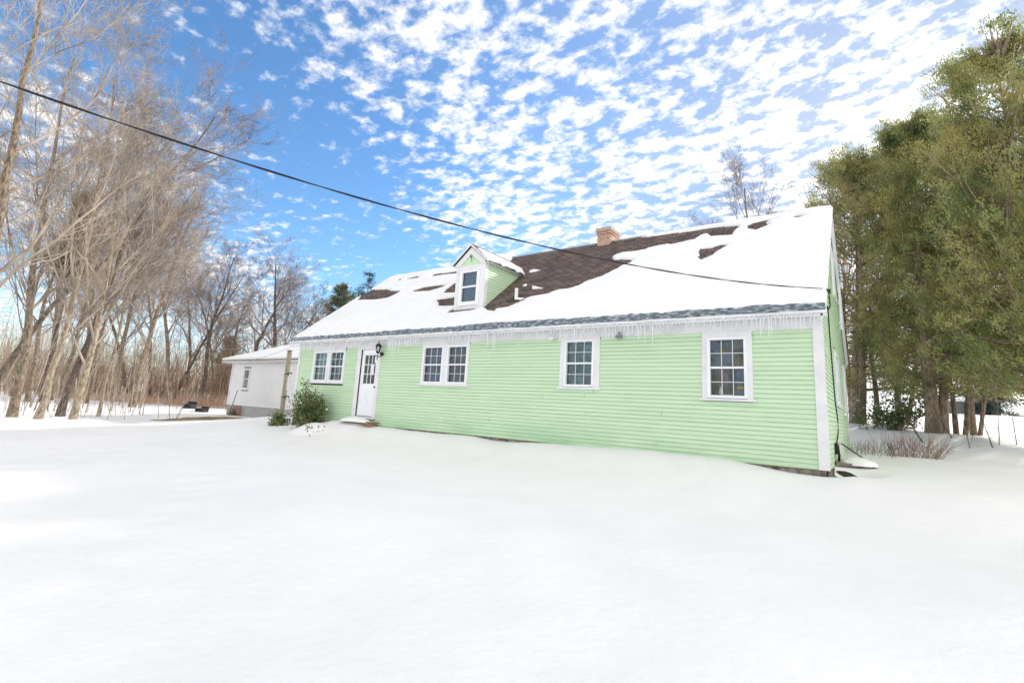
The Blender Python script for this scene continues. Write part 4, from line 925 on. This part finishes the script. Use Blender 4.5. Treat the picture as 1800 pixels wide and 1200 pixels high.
# floor of dead leaves under the wood
def patch(name, cx, cy, rx, ry, ang, m, label, cat, h=.02, seed=0, kind=None, n=60):
    U = np.linspace(-1.15, 1.15, n); uu, vv = np.meshgrid(U, U); rr = np.hypot(uu, vv)+.45*(fbm(uu*2.4+seed, vv*2.4, seed, 4)-.45)
    x = cx+uu*rx*math.cos(ang)-vv*ry*math.sin(ang); y = cy+uu*rx*math.sin(ang)+vv*ry*math.cos(ang); z = ground(x.ravel(), y.ravel()).reshape(x.shape)
    z = z+h*np.clip((1-rr)/.12, -3, 1)+.012*(fbm(uu*30, vv*30, 3, 2)-.4)*(rr < 1)
    idx = np.arange(n*n).reshape(n, n); F = np.stack([idx[:-1,:-1], idx[:-1,1:], idx[1:,1:], idx[1:,:-1]], -1).reshape(-1, 4); F = F[(rr.ravel()[F] < 1.05).any(1)]
    o = np_mesh(name, np.stack([x.ravel(), y.ravel(), z.ravel()], 1), F, m, None, True); tag(o, label, cat, kind=kind); return o
w = wpt(330, 705, 56); patch('leaf_litter', w[0], w[1], 17, 6.5, R_(15), MT['litter'], 'rusty dead leaves covering the ground under the wood', 'leaf litter', .04, 3, 'stuff')
gl, gr = wpt(315,738,25.5), wpt(437,744,23)
patch('dead_grass', (gl[0]+gr[0])/2, (gl[1]+gr[1])/2, np.hypot(*(gl-gr)[:2])/2*1.02, 2.3, math.atan2(gr[1]-gl[1], gr[0]-gl[0]), MT['grass'], 'bare strip of dead grass showing through the snow by the garage', 'grass', .035, 7, 'stuff', 90)

# ------------------------------------------------------------------ evergreen foliage
def sprays(C_, n_per, size, R, up=.2, fan=1.0, width=.28, dirs=None):
    """leaf-sized quads around each centre; C_ (m,3)"""
    m_ = len(C_); P = np.repeat(C_, n_per, 0); n = len(P)
    P = P+R.normal(0, size*.9, (n, 3))
    if dirs is None: D = R.normal(0, 1, (n, 3))
    else: D = np.repeat(dirs, n_per, 0)+R.normal(0, fan, (n, 3))
    D[:,2] += up; D /= np.linalg.norm(D, axis=1, keepdims=True)
    S = np.cross(D, R.normal(0, 1, (n, 3))); S /= np.linalg.norm(S, axis=1, keepdims=True)+1e-9
    L = size*R.uniform(.6, 1.5, (n, 1)); W = L*width
    V = np.stack([P, P+D*L*.5+S*W, P+D*L, P+D*L*.5-S*W], 1).reshape(-1, 3)
    return V, np.arange(n*4).reshape(-1, 4)
def cedar(loc, H, Rmax, label, seed, m, lo=1.6, ncl=5200, npl=9, size=.085, stems=3, lean=(0,0), sparse=.0, tr=.22, group='tall cedars right of the house'):
    R = np.random.RandomState(seed); t = empty('cedar_tree', loc); tag(t, label, 'tree', group)
    # limbs
    br = []
    stemp = []
    for s in range(stems):
        a = R.uniform(0, 6.28); off = np.array([math.cos(a), math.sin(a), 0])*(.0 if s == 0 else tr*1.1)
        d = np.array([off[0]*.12/tr+lean[0], off[1]*.12/tr+lean[1], 1.0]); d /= np.linalg.norm(d); p = off+np.array([0,0,-.4]); h = H*(.95 if s == 0 else R.uniform(.72, .93)); pts = [p]
        for k in range(12): d = d+R.normal(0, .03, 3); d /= np.linalg.norm(d); p = p+d*h/12; pts.append(p)
        br.append((pts, [max(.012, tr*(1 if s == 0 else .7)*(1-.93*k/12)*(1.3 if k == 0 else 1)) for k in range(13)], 0)); stemp.append(np.array(pts))
    V, F = tubes_np(br, lambda l: 10); np_mesh('trunk', V, F, MT['cedar_bark'], t, True)
    limbs = []; tips = []; dirs = []
    def prof(f):    # crown radius over normalised height
        return Rmax*min(1, (1-f)**.68*1.2+.07)*min(1, .80+f*2.2)
    nl = int(H*26)
    for i in range(nl):
        f = R.uniform(0, 1)**.9; z = lo+(H-lo)*f; S = stemp[R.randint(len(stemp))]; S = S if S[:,2].max() > z+.1 else stemp[0]; z = min(z, S[:,2].max()-.05-.5*R.rand()**2); base = np.array([np.interp(z, S[:,2], S[:,q_]) for q_ in range(3)])
        a = R.uniform(0, 6.28); rad = prof(f)*R.uniform(.65, 1.12); d = np.array([math.cos(a), math.sin(a), -.18 if f < .3 else .15]); n = 6; p = base; pts = [p]
        for q in range(n):
            d = d+R.normal(0, .12, 3)+np.array([0, 0, .24]); d /= np.linalg.norm(d); p = p+d*rad/n*1.15; pts.append(p)
            if q >= 1:
                tips.append(p); dirs.append(d)
        limbs.append((pts, [.022*(1-.8*q/n)+.004 for q in range(n+1)], 1))
    V, F = tubes_np(limbs, lambda l: 4); np_mesh('limbs', V, F, MT['cedar_bark'], t, True)
    T = np.array(tips); D = np.array(dirs)
    sel = R.randint(0, len(T), ncl); Cc = T[sel]+R.normal(0, .13, (ncl, 3)); Dd = D[sel]
    # clumps: drop centres where coarse noise is low
    nz = vnoise(Cc[:,0]*1.5+Cc[:,2]*1.1, Cc[:,1]*1.5-Cc[:,2]*.9, seed)*.6+.4*vnoise(Cc[:,0]*3.1+seed, Cc[:,2]*3.1+Cc[:,1]*2, seed+1)
    topness = np.clip((Cc[:,2]-lo)/(H-lo), 0, 1); keep = nz > .275+sparse+.09*topness**1.5; Cc = Cc[keep]; Dd = Dd[keep]
    keep = Cc[:,2] > lo-.5-.3*vnoise(Cc[:,0]*2, Cc[:,1]*2, 3); Cc = Cc[keep]; Dd = Dd[keep]
    V, F = sprays(Cc, npl, size, R, .55, .60, .17, Dd)
    np_mesh('foliage', V, F, m, t)
    return t
def cw(px, dep, dz=0): w = wpt(px, 750, dep); return (float(w[0]), float(w[1]), G(w[0], w[1])+dz)
CED = [((.10,13.0),11.0,3.9,'cedar with a thick double trunk just behind the right end of the house',11,'cedar2',1.2,13500,0.065,0.27),
 ((1.5,15.6),12.0,2.9,'thinner cedar standing behind the thick double trunk',12,'cedar2',1.3,7000,0.065,0.16),
 ((2.15,10.9),11.0,2.7,'cedar with the broad flared trunk in the middle of the row',13,'cedar',1.0,9800,0.025,0.27),
 ((3.4,13.6),12.9,3.0,'tall cedar behind the pair of slender trunks',14,'cedar2',1.2,8600,0.025,0.12),
 ((4.7,7.8),11.9,2.9,'tallest cedar with a dark trunk at the right edge of the photograph',15,'cedar',1.1,12500,0.015,0.22),
 ((4.9,11.0),12.0,2.9,'cedar filling the gap behind the tallest one at the right',16,'cedar',1.4,8600,0.025,0.16),
 ((7.2,9.6),12.6,2.8,'cedar partly cut off by the right edge behind the dark trunk',17,'cedar',2.0,6200,0.025,0.18)]
for (xy, H, Rm, lab, sd_, m_, lo, ncl, sp, tr) in CED:
    cedar((xy[0], xy[1], G(*xy)), H, Rm*.88, lab, sd_, MT[m_], lo, int(ncl*1.15), 14, .072, 3 if sd_ == 11 else 2, sparse=sp+.02, tr=tr*.8)
# small conifer top above the ridge
cedar(cw(1372,30,-.5), 12.6, 1.7, 'small dark conifer top above the ridge near its right end', 19, MT['pine'], 3, 2600, 8, .11, 1, tr=.15, sparse=.05, group=None)
def conifer(loc, H, Rb, label, seed, m, nwh=26, npb=7, size=.16, needles=9, droop=.1, upc=.25, gap=0, name='spruce_tree', lo=.1):
    R = np.random.RandomState(seed); t = empty(name, loc); tag(t, label, 'tree')
    mb_ = [([np.array([0,0,-.4+(H+.4)*k/8]) for k in range(9)], [.02+.16*(1-k/8) for k in range(9)], 0)]; V, F = tubes_np(mb_, lambda l: 8); np_mesh('trunk', V, F, MT['bark3'], t, True)
    limbs = []; C_ = []; D_ = []
    for w_ in range(nwh):
        f = lo+(1-lo)*w_/nwh; z = H*f; L = Rb*(1-f)**.85+.15
        for b in range(npb):
            a = R.uniform(0, 6.28); Lb = L*R.uniform(.7 if not gap else .35, 1.1); d = np.array([math.cos(a), math.sin(a), droop-.3*(1-f)]); p = np.array([0,0,z+R.uniform(-.15,.15)]); pts = [p]
            for k in range(6):
                d = d+np.array([0,0,upc*.25])+R.normal(0,.05,3); d /= np.linalg.norm(d); p = p+d*Lb/6; pts.append(p)
                if k > 0:
                    for _ in range(int(3+Lb*1.6)): 
                        s = np.cross(d, [0,0,1])*R.uniform(-1,1)*Lb*.16; C_.append(p+s-d*R.uniform(0,1)*Lb/6); D_.append(d+s/(Lb*.16+.01)*.7)
            limbs.append((pts, [.03*(1-.8*k/6)+.004 for k in range(7)], 1))
    V, F = tubes_np(limbs, lambda l: 4); np_mesh('limbs', V, F, MT['bark3'], t, True)
    V, F = sprays(np.array(C_), needles, size, R, .05, .5, .16, np.array(D_)); np_mesh('foliage', V, F, m, t); return t
def cl(px, dep): w = wpt(px, 700, dep); return (float(w[0]), float(w[1]), G(w[0], w[1]))
conifer(cl(626,50), 14.7, 5.2, 'dark blue green spruce with a pointed top behind the left roof slope', 41, MT['spruce'], 20, 6, .13, 5, .0, .12)
conifer(cl(578,46), 12.2, 6.5, 'ragged yellow green pine behind the left end of the roof', 42, MT['pine'], 15, 6, .17, 10, .25, .3, 1, 'pine_tree', .25)
conifer(cl(74,34), 15.2, 3.4, 'olive pine crown high inside the bare trees at far left', 43, MT['pine'], 15, 7, .17, 8, .15, .3, 1, 'pine_tree', .58)
conifer(cl(390,62), 8.6, 3.0, 'low green pine half hidden in the wood left of the garage', 44, MT['pine'], 16, 6, .2, 7, .15, .3, 1, 'pine_tree', .1)

# ------------------------------------------------------------------ shrubs, twigs, small things
def shrub(name, loc, lab, seed, H, rad, m, n=420, npl=8, size=.07, width=.3, snow=True, cat='shrub', stems=16, tip=0):
    R = np.random.RandomState(seed); t = empty(name, loc); tag(t, lab, cat); br = []; C_ = []; D_ = []
    for s in range(stems):
        a = R.uniform(0, 6.28); d = np.array([math.cos(a)*.75, math.sin(a)*.55, 1.0]); d /= np.linalg.norm(d)
        if s == 0: d = np.array([.12,0,1.0])
        L = H*(1.15 if s == 0 else R.uniform(.55, .95)); p = np.array([R.normal(0,.05), R.normal(0,.05), -.1]); pts = [p]
        for k in range(6):
            d = d+R.normal(0,.12,3); d /= np.linalg.norm(d); p = p+d*L/6*np.array([rad/(H*.6), rad/(H*.6)*.8, 1]); pts.append(p)
            if k > 0: 
                for _ in range(max(1, n//(stems*5))): C_.append(p+R.normal(0, .10 if s else .05, 3)); D_.append(d*.5+R.normal(0,.6,3))
        br.append((pts, [.014*(1-.8*k/6)+.003 for k in range(7)], 0))
    V, F = tubes_np(br, lambda l: 5); np_mesh('stems', V, F, MT['twig2'], t, True)
    V, F = sprays(np.array(C_), npl, size, R, -.15, .6, width, np.array(D_)); np_mesh('leaves', V, F, m, t)
    if snow:
        V, F, n0 = [], [], 0; C_ = np.array(C_); pick = R.choice(len(C_), 30)
        for i in pick:
            if C_[i][2] < .05: continue
            r_ = R.uniform(.02, .05); c = C_[i]+np.array([0,0,.03])
            for a in range(5):
                for b in range(8):
                    th = math.pi*a/4; ph = 2*math.pi*b/8; rr = r_*(1+.25*R.normal()); V.append(c+np.array([rr*math.sin(th)*math.cos(ph)*1.3, rr*math.sin(th)*math.sin(ph)*1.2, rr*math.cos(th)*.6]))
            for a in range(4):
                for b in range(8): F.append((n0+a*8+b, n0+a*8+(b+1)%8, n0+(a+1)*8+(b+1)%8, n0+(a+1)*8+b))
            n0 += 40
        np_mesh('snow_clumps', np.array(V), np.array(F), MT['snow'], t, True)
    return t
shrub('evergreen_shrub', (-14.4,-.62,-.22), 'bushy evergreen shrub dusted with snow beside the front door', 61, 1.42, .58, MT['rhodo'], 640, 9, .08, .18)
shrub('evergreen_shrub', (-16.35,-.45,-.28), 'low evergreen shrub at the left corner of the green house', 62, .45, .30, MT['rhodo'], 200, 8, .07, .25, False, stems=9)
w = cw(1578,17); shrub('broadleaf_shrub', w, 'leafy green shrub between the cedar trunks', 63, 1.5, 1.1, MT['rhodo'], 360, 5, .11, .26, True, stems=14)
for k, (px, dep, lab) in enumerate(((414,28.6,'small dark green tuft at the left foot of the garage'),(438,28.3,'low brown tuft right of the garage hatch'),(456,28.2,'widest brown tuft along the garage foundation'))):
    w = cl(px, dep); shrub('garden_tuft', w, lab, 70+k, .42, .5, MT['pine'] if k == 0 else MT['brush'], 110, 7, .12, .10, False, stems=10)
# red-brown dormant stems by the gable, each clump a thing
def clump(px, dep, n, H, sp, m, lab, seed, name='twig_clump', lean=(0,0)):
    R = np.random.RandomState(seed); w = wpt(px, 790, dep); z = G(w[0], w[1]); br = []
    t = empty(name, (float(w[0]), float(w[1]), z)); tag(t, lab, 'twigs', 'leafless twig clumps right of the house')
    for i in range(n):
        p = np.array([R.normal(0, sp), R.normal(0, sp), -.05]); d = np.array([R.normal(lean[0], .3), R.normal(lean[1], .3), 1.0]); d /= np.linalg.norm(d); h = H*R.uniform(.4, 1); pts = [p]
        for k in range(4): d = d+R.normal(0, .12, 3); d /= np.linalg.norm(d); p = p+d*h/4; pts.append(p)
        br.append((pts, [.006,.005,.0045,.004,.003], 0))
        q = pts[2]; a = d+R.normal(0,.5,3); br.append(([q, q+a*h*.12, q+a*h*.25], [.004,.0035,.003], 1))
    V, F = tubes_np(br, lambda l: 3); np_mesh('stems', V, F, m, t); return t
clump(1578, 12.6, 46, .75, .16, MT['redtwig'], 'red brown twig clump on the snow nearest the gable wall', 81)
clump(1606, 12.4, 40, .75, .14, MT['redtwig'], 'rusty twig clump in the middle of the row by the gable', 82)
clump(1638, 12.0, 46, .8, .13, MT['redtwig'], 'grassy twig clump fanning out to the right', 83, lean=(.45,.2))
clump(1540, 13.0, 46, .5, .40, MT['twig2'], 'sparse grey stems close behind the gable corner', 84)
clump(1515, 13.6, 30, .5, .35, MT['twig2'], 'faint thin stems beside the rear gable corner', 85)
def sapling(px, py, dep, H, lean, lab, seed, m='twig2', r0=.018, name='sapling', lv=2):
    br = skeleton(seed, H, r0, lean, .3, 6, .7, .2, lv, tw_min=.004, cnt=(4,3), bend=.06); w = wpt(px, py, dep); t = empty(name, (float(w[0]), float(w[1]), G(w[0], w[1]))); tag(t, lab, 'sapling', 'bare saplings under the cedars')
    tr = [b for b in br if b[2] == 0]; V, F = tubes_np(tr, lambda l: 6); np_mesh('stem', V, F, MT[m], t, True)
    V, F = tubes_np([b for b in br if b[2]], lambda l: 3); np_mesh('twigs', V, F, MT[m], t, True)
sapling(1632,770,15,2.0,(-.5,-.1),'dark sapling leaning left across the leafy shrub',91,'bark3',.03)
sapling(1706,783,13.5,1.1,(-.02,0),'upright red stem in front of the pair of slender trunks',92,'redtwig',.022)
sapling(1752,788,13,1.3,(-.35,-.1),'thin sapling leaning left near the right edge',93,'bark3',.018)
sapling(1755,783,14,1.9,(.02,0),'pale straight sapling near the right edge',94,'twig1',.018)
sapling(1683,775,15,1.5,(-.45,-.1),'slim sapling leaning left beside the flared trunk',95,'bark3',.022)
sapling(1787,780,14,1.6,(0,0),'pale sapling close beside the dark trunk at the right edge',96,'twig1',.018)
def thin_trunk(px, dep, lean, r0, lab, seed):
    w = wpt(px, 765, dep); br = skeleton(seed, 5.5, r0, lean, .5, 8, .8, .2, 3, tw_min=.006, cnt=(5,4), bend=.05, lenf=.35); t = empty('slender_tree', (float(w[0]), float(w[1]), G(w[0], w[1]))); tag(t, lab, 'tree')
    V, F = tubes_np([b for b in br if not b[2]], lambda l: 8); np_mesh('trunk', V, F, MT['bark1'], t, True); V, F = tubes_np([b for b in br if b[2]], lambda l: 4); np_mesh('branches', V, F, MT['twig2'], t, True)
thin_trunk(1682, 16.5, (.02,0), .085, 'left slender trunk of the pair right of the flared cedar', 97)
thin_trunk(1694, 16.2, (.16,.05), .08, 'curved right slender trunk of the pair right of the flared cedar', 98)
thin_trunk(1545, 18.2, (-.02,0), .10, 'slender mossy trunk right of the thick double cedar trunk', 99)
# doorstep
mb = MB(); mb.box(-11.98,-11.62,-.34,-.10,-.5,.085); o = mb.build('doorstep_block', MT['steps']); tag(o, 'brown brick block half buried in snow below the front door', 'step')
mb = MB(); mb.box(-12.9,-11.5,-.40,-.06,.092,.12); o = mb.build('doorstep_slab', MT['wood']); tag(o, 'thin grey slab lying on top of the brown doorstep block', 'step')
def mound(name, loc, rx, ry, h, lab, seed, rz=0, m='snow', n=28, cat='snow', flat=.5):
    U = np.linspace(-1, 1, n); uu, vv = np.meshgrid(U, U); rr = np.hypot(uu, vv)*1.12+.25*(fbm(uu*2+seed, vv*2, seed, 3)-.45); t = np.clip(1-rr, 0, 1); t = t if flat < 1 else t*t*(3-2*t)
    z = h*np.power(t, flat)*(1+.3*(fbm(uu*3, vv*3, seed+3, 3)-.45))
    x = uu*rx*math.cos(rz)-vv*ry*math.sin(rz); y = uu*rx*math.sin(rz)+vv*ry*math.cos(rz)
    if loc[2] is None:
        g0 = G(loc[0], loc[1]); loc = (loc[0], loc[1], g0); gz = ground((x+loc[0]).ravel(), (y+loc[1]).ravel()).reshape(x.shape)-g0
        z = gz+np.where(t <= 0, -.05, z-.01)
    else: z = np.where(t <= 0, -.03, z)
    idx = np.arange(n*n).reshape(n, n); F = np.stack([idx[:-1,:-1], idx[:-1,1:], idx[1:,1:], idx[1:,:-1]], -1).reshape(-1, 4); F = F[((t > 0).ravel()[F]).any(1)]
    o = np_mesh(name, np.stack([x.ravel(), y.ravel(), z.ravel()], 1), F, MT[m], None, True); o.location = loc; tag(o, lab, cat); return o
mound('snow_mound', (-12.35,-.30,.11), .75, .24, .12, 'soft cap of snow on the grey doorstep slab', 5)
mound('snow_mound', (-13.7,-.95,None), 1.2, .6, .20, 'rounded heap of shovelled snow left of the doorstep', 8, flat=1.0)
# dead leaves poking out of the heap
R8 = np.random.RandomState(5); V, F = sprays(np.array([(-13.0,-1.45,-.16),(-12.9,-1.5,-.15),(-13.6,-1.3,-.02),(-12.6,-1.4,-.17)]), 14, .07, R8, .4, .8, .25)
o = np_mesh('dead_leaves', V, F, MT['pine'], None); tag(o, 'few brown leaves poking out of the snow below the front door', 'leaves', kind='stuff')
# snow-covered slab, dark hollow and leaning rod at the corner of the foundation
mb = MB(); mb.prism([(.04,1.35,.02), (.62,1.65,.0), (.64,2.2,.02), (.04,2.2,.05)], (0,0,.06)); o = mb.build('stone_slab', MT['stone']); tag(o, 'flat stone slab jutting from the foot of the gable wall', 'slab')
mound('snow_heap', (.36,1.80,.07), .36, .36, .13, 'thick cap of snow on the stone slab by the gable wall', 15)
patch('bare_soil', .22, .78, .24, .42, 0, MT['soil'], 'dark hollow of bare earth at the corner of the foundation', 'soil', .03, 21, 'stuff', 40)
mb = MB(); mb.tube([(.66,1.9,.02),(.06,2.6,.42)], .012, 6); o = mb.build('leaning_rod', MT['metal']); tag(o, 'thin dark rod leaning against the gable wall', 'rod')
# post with hooks between house and garage
px_, py_ = -18.79, 1.0
t = empty('wooden_post', (px_, py_, G(px_, py_)-.2)); tag(t, 'weathered wooden post with black hooks in front of the white garage', 'post')
mb = MB(); mb.box(-.085,.03,-.06,.06,0,2.86); mb.box(.035,.085,-.05,.05,.0,2.80); mb.prism([(-.11,-.08,2.862),(.11,-.08,2.862),(.11,.08,2.862),(-.11,.08,2.862)], (0,0,.03)); mb.build('pole', MT['wood'], t)
for z in (.98, 1.92):
    mb = MB(); mb.tube([(.08,-.02,z),(.22,-.02,z+.04),(.36,-.02,z+.03),(.40,-.02,z-.02)], .022, 6); mb.box(-.09,.09,-.07,.07,z-.03,z); mb.build('hook', MT['metal'], t)
mb = MB(); mb.tube([(.20,-.03,1.80),(.18,-.03,1.25)], .022, 6); mb.tube([(.32,-.03,1.86),(.30,-.03,1.45)], .016, 6); mb.build('white_pipe', MT['plastic'], t)
# wires between the post, house and wood
for (A, B, s, lab) in (((px_,py_,2.86), (-48,4,4.6), .5, 'thin wire running left from the top of the wooden post'), ((px_,py_,2.72), (-45,9,3.2), .4, 'lower thin wire running left from the wooden post'), ((px_,py_,2.80), (XL-.1,.1,2.62), .02, 'short wire from the wooden post to the corner of the green house'), ((-60,24,9.5), (-14,30,9.0), .3, 'distant straight wire crossing the trees behind the garage')):
    mb = MB(); mb.tube(catenary(A, B, s, 0, 1, 24), .010, 4); o = mb.build('wire', MT['wire_light']); tag(o, lab, 'wire', 'thin wires at the left')
# thin stake by the garage
w = cl(405, 27.5); mb = MB(); mb.tube([(0,0,-.2),(.25,.2,1.4)], .02, 5); o = mb.build('garden_stake', MT['bark3']); o.location = w; tag(o, 'thin dark stake standing at the left corner of the garage', 'stake')
# two dark boxes on the snow
def bench(px, dep, W, H, lab, rz):
    w = cl(px, dep); t = empty('garden_bench', w, rz); tag(t, lab, 'bench')
    mb = MB(); mb.box(-W/2,W/2,-.25,.25,H*.62,H*.75); mb.build('seat', MT['black'], t)
    for s_ in (-1,1): mb = MB(); mb.box(s_*W*.42-.06,s_*W*.42+.06,-.22,.22,-.1,H*.617); mb.build('leg', MT['black'], t)
    mb = MB(); mb.box(-W/2,W/2,.20,.25,H*.753,H*1.15); mb.build('backrest', MT['black'], t)
    mb = MB(); mb.box(-W*.34,W*.34,-.18,.18,H*.05,H*.5); mb.build('shelf_box', MT['black'], t)
bench(335, 36, .85, .42, 'left and farther of the two low black benches on the snow', .3)
bench(358, 33.5, .75, .30, 'right and nearer of the two low black benches on the snow', .2)
# distant grey shed beyond the cedars
w = wpt(1716,742,38); zz = float(w[2])
t = empty('grey_shed', (float(w[0]), float(w[1]), G(w[0], w[1]))); tag(t, 'small grey shed with a snowy roof far beyond the cedars', 'shed')
mb = MB(); mb.box(-1.6,1.3,-1,1,-.5,1.1); mb.build('wall', MT['shed'], t); mb = MB(); mb.box(-1.8,1.5,-1.2,1.2,1.102,1.3); mb.build('roof', MT['snow'], t)
mb = MB(); mb.box(-.5,.3,-1.03,-1.0,-.3,.9); mb.build('door', MT['dark'], t)
conifer((float(w[0])+.8, float(w[1])-1.8, G(w[0]+.8, w[1]-1.8)), 5.0, 1.7, 'small snowy spruce standing in front of the far grey shed', 47, MT['spruce'], 14, 6, .14, 8, -.1, .1, 0, 'spruce_tree', .1)
# far trees on the hill at right
k = 0
HILL = ['leftmost far bare tree on the white hill beyond the cedars','second far bare tree on the white hill beyond the cedars','far bare tree on the hill behind the flared cedar trunk','far bare tree on the hill above the grey shed','far bare tree on the hill at the right edge of the photograph']
for (px, dep) in ((1500,60),(1560,70),(1625,66),(1715,75),(1775,64)):
    c = copy_tree(protos[(7,9,11,6,8)[k]][0], protos[(7,9,11,6,8)[k]][1]); c.location = cw(px, dep, -.3); c.rotation_euler = (0,0,px*.7); c.scale = (.7,.7,.6); c['label'] = HILL[k]; c['group'] = 'far bare trees on the hill'; k += 1
print('ICICLES', nic, 'objects', len(bpy.data.objects))
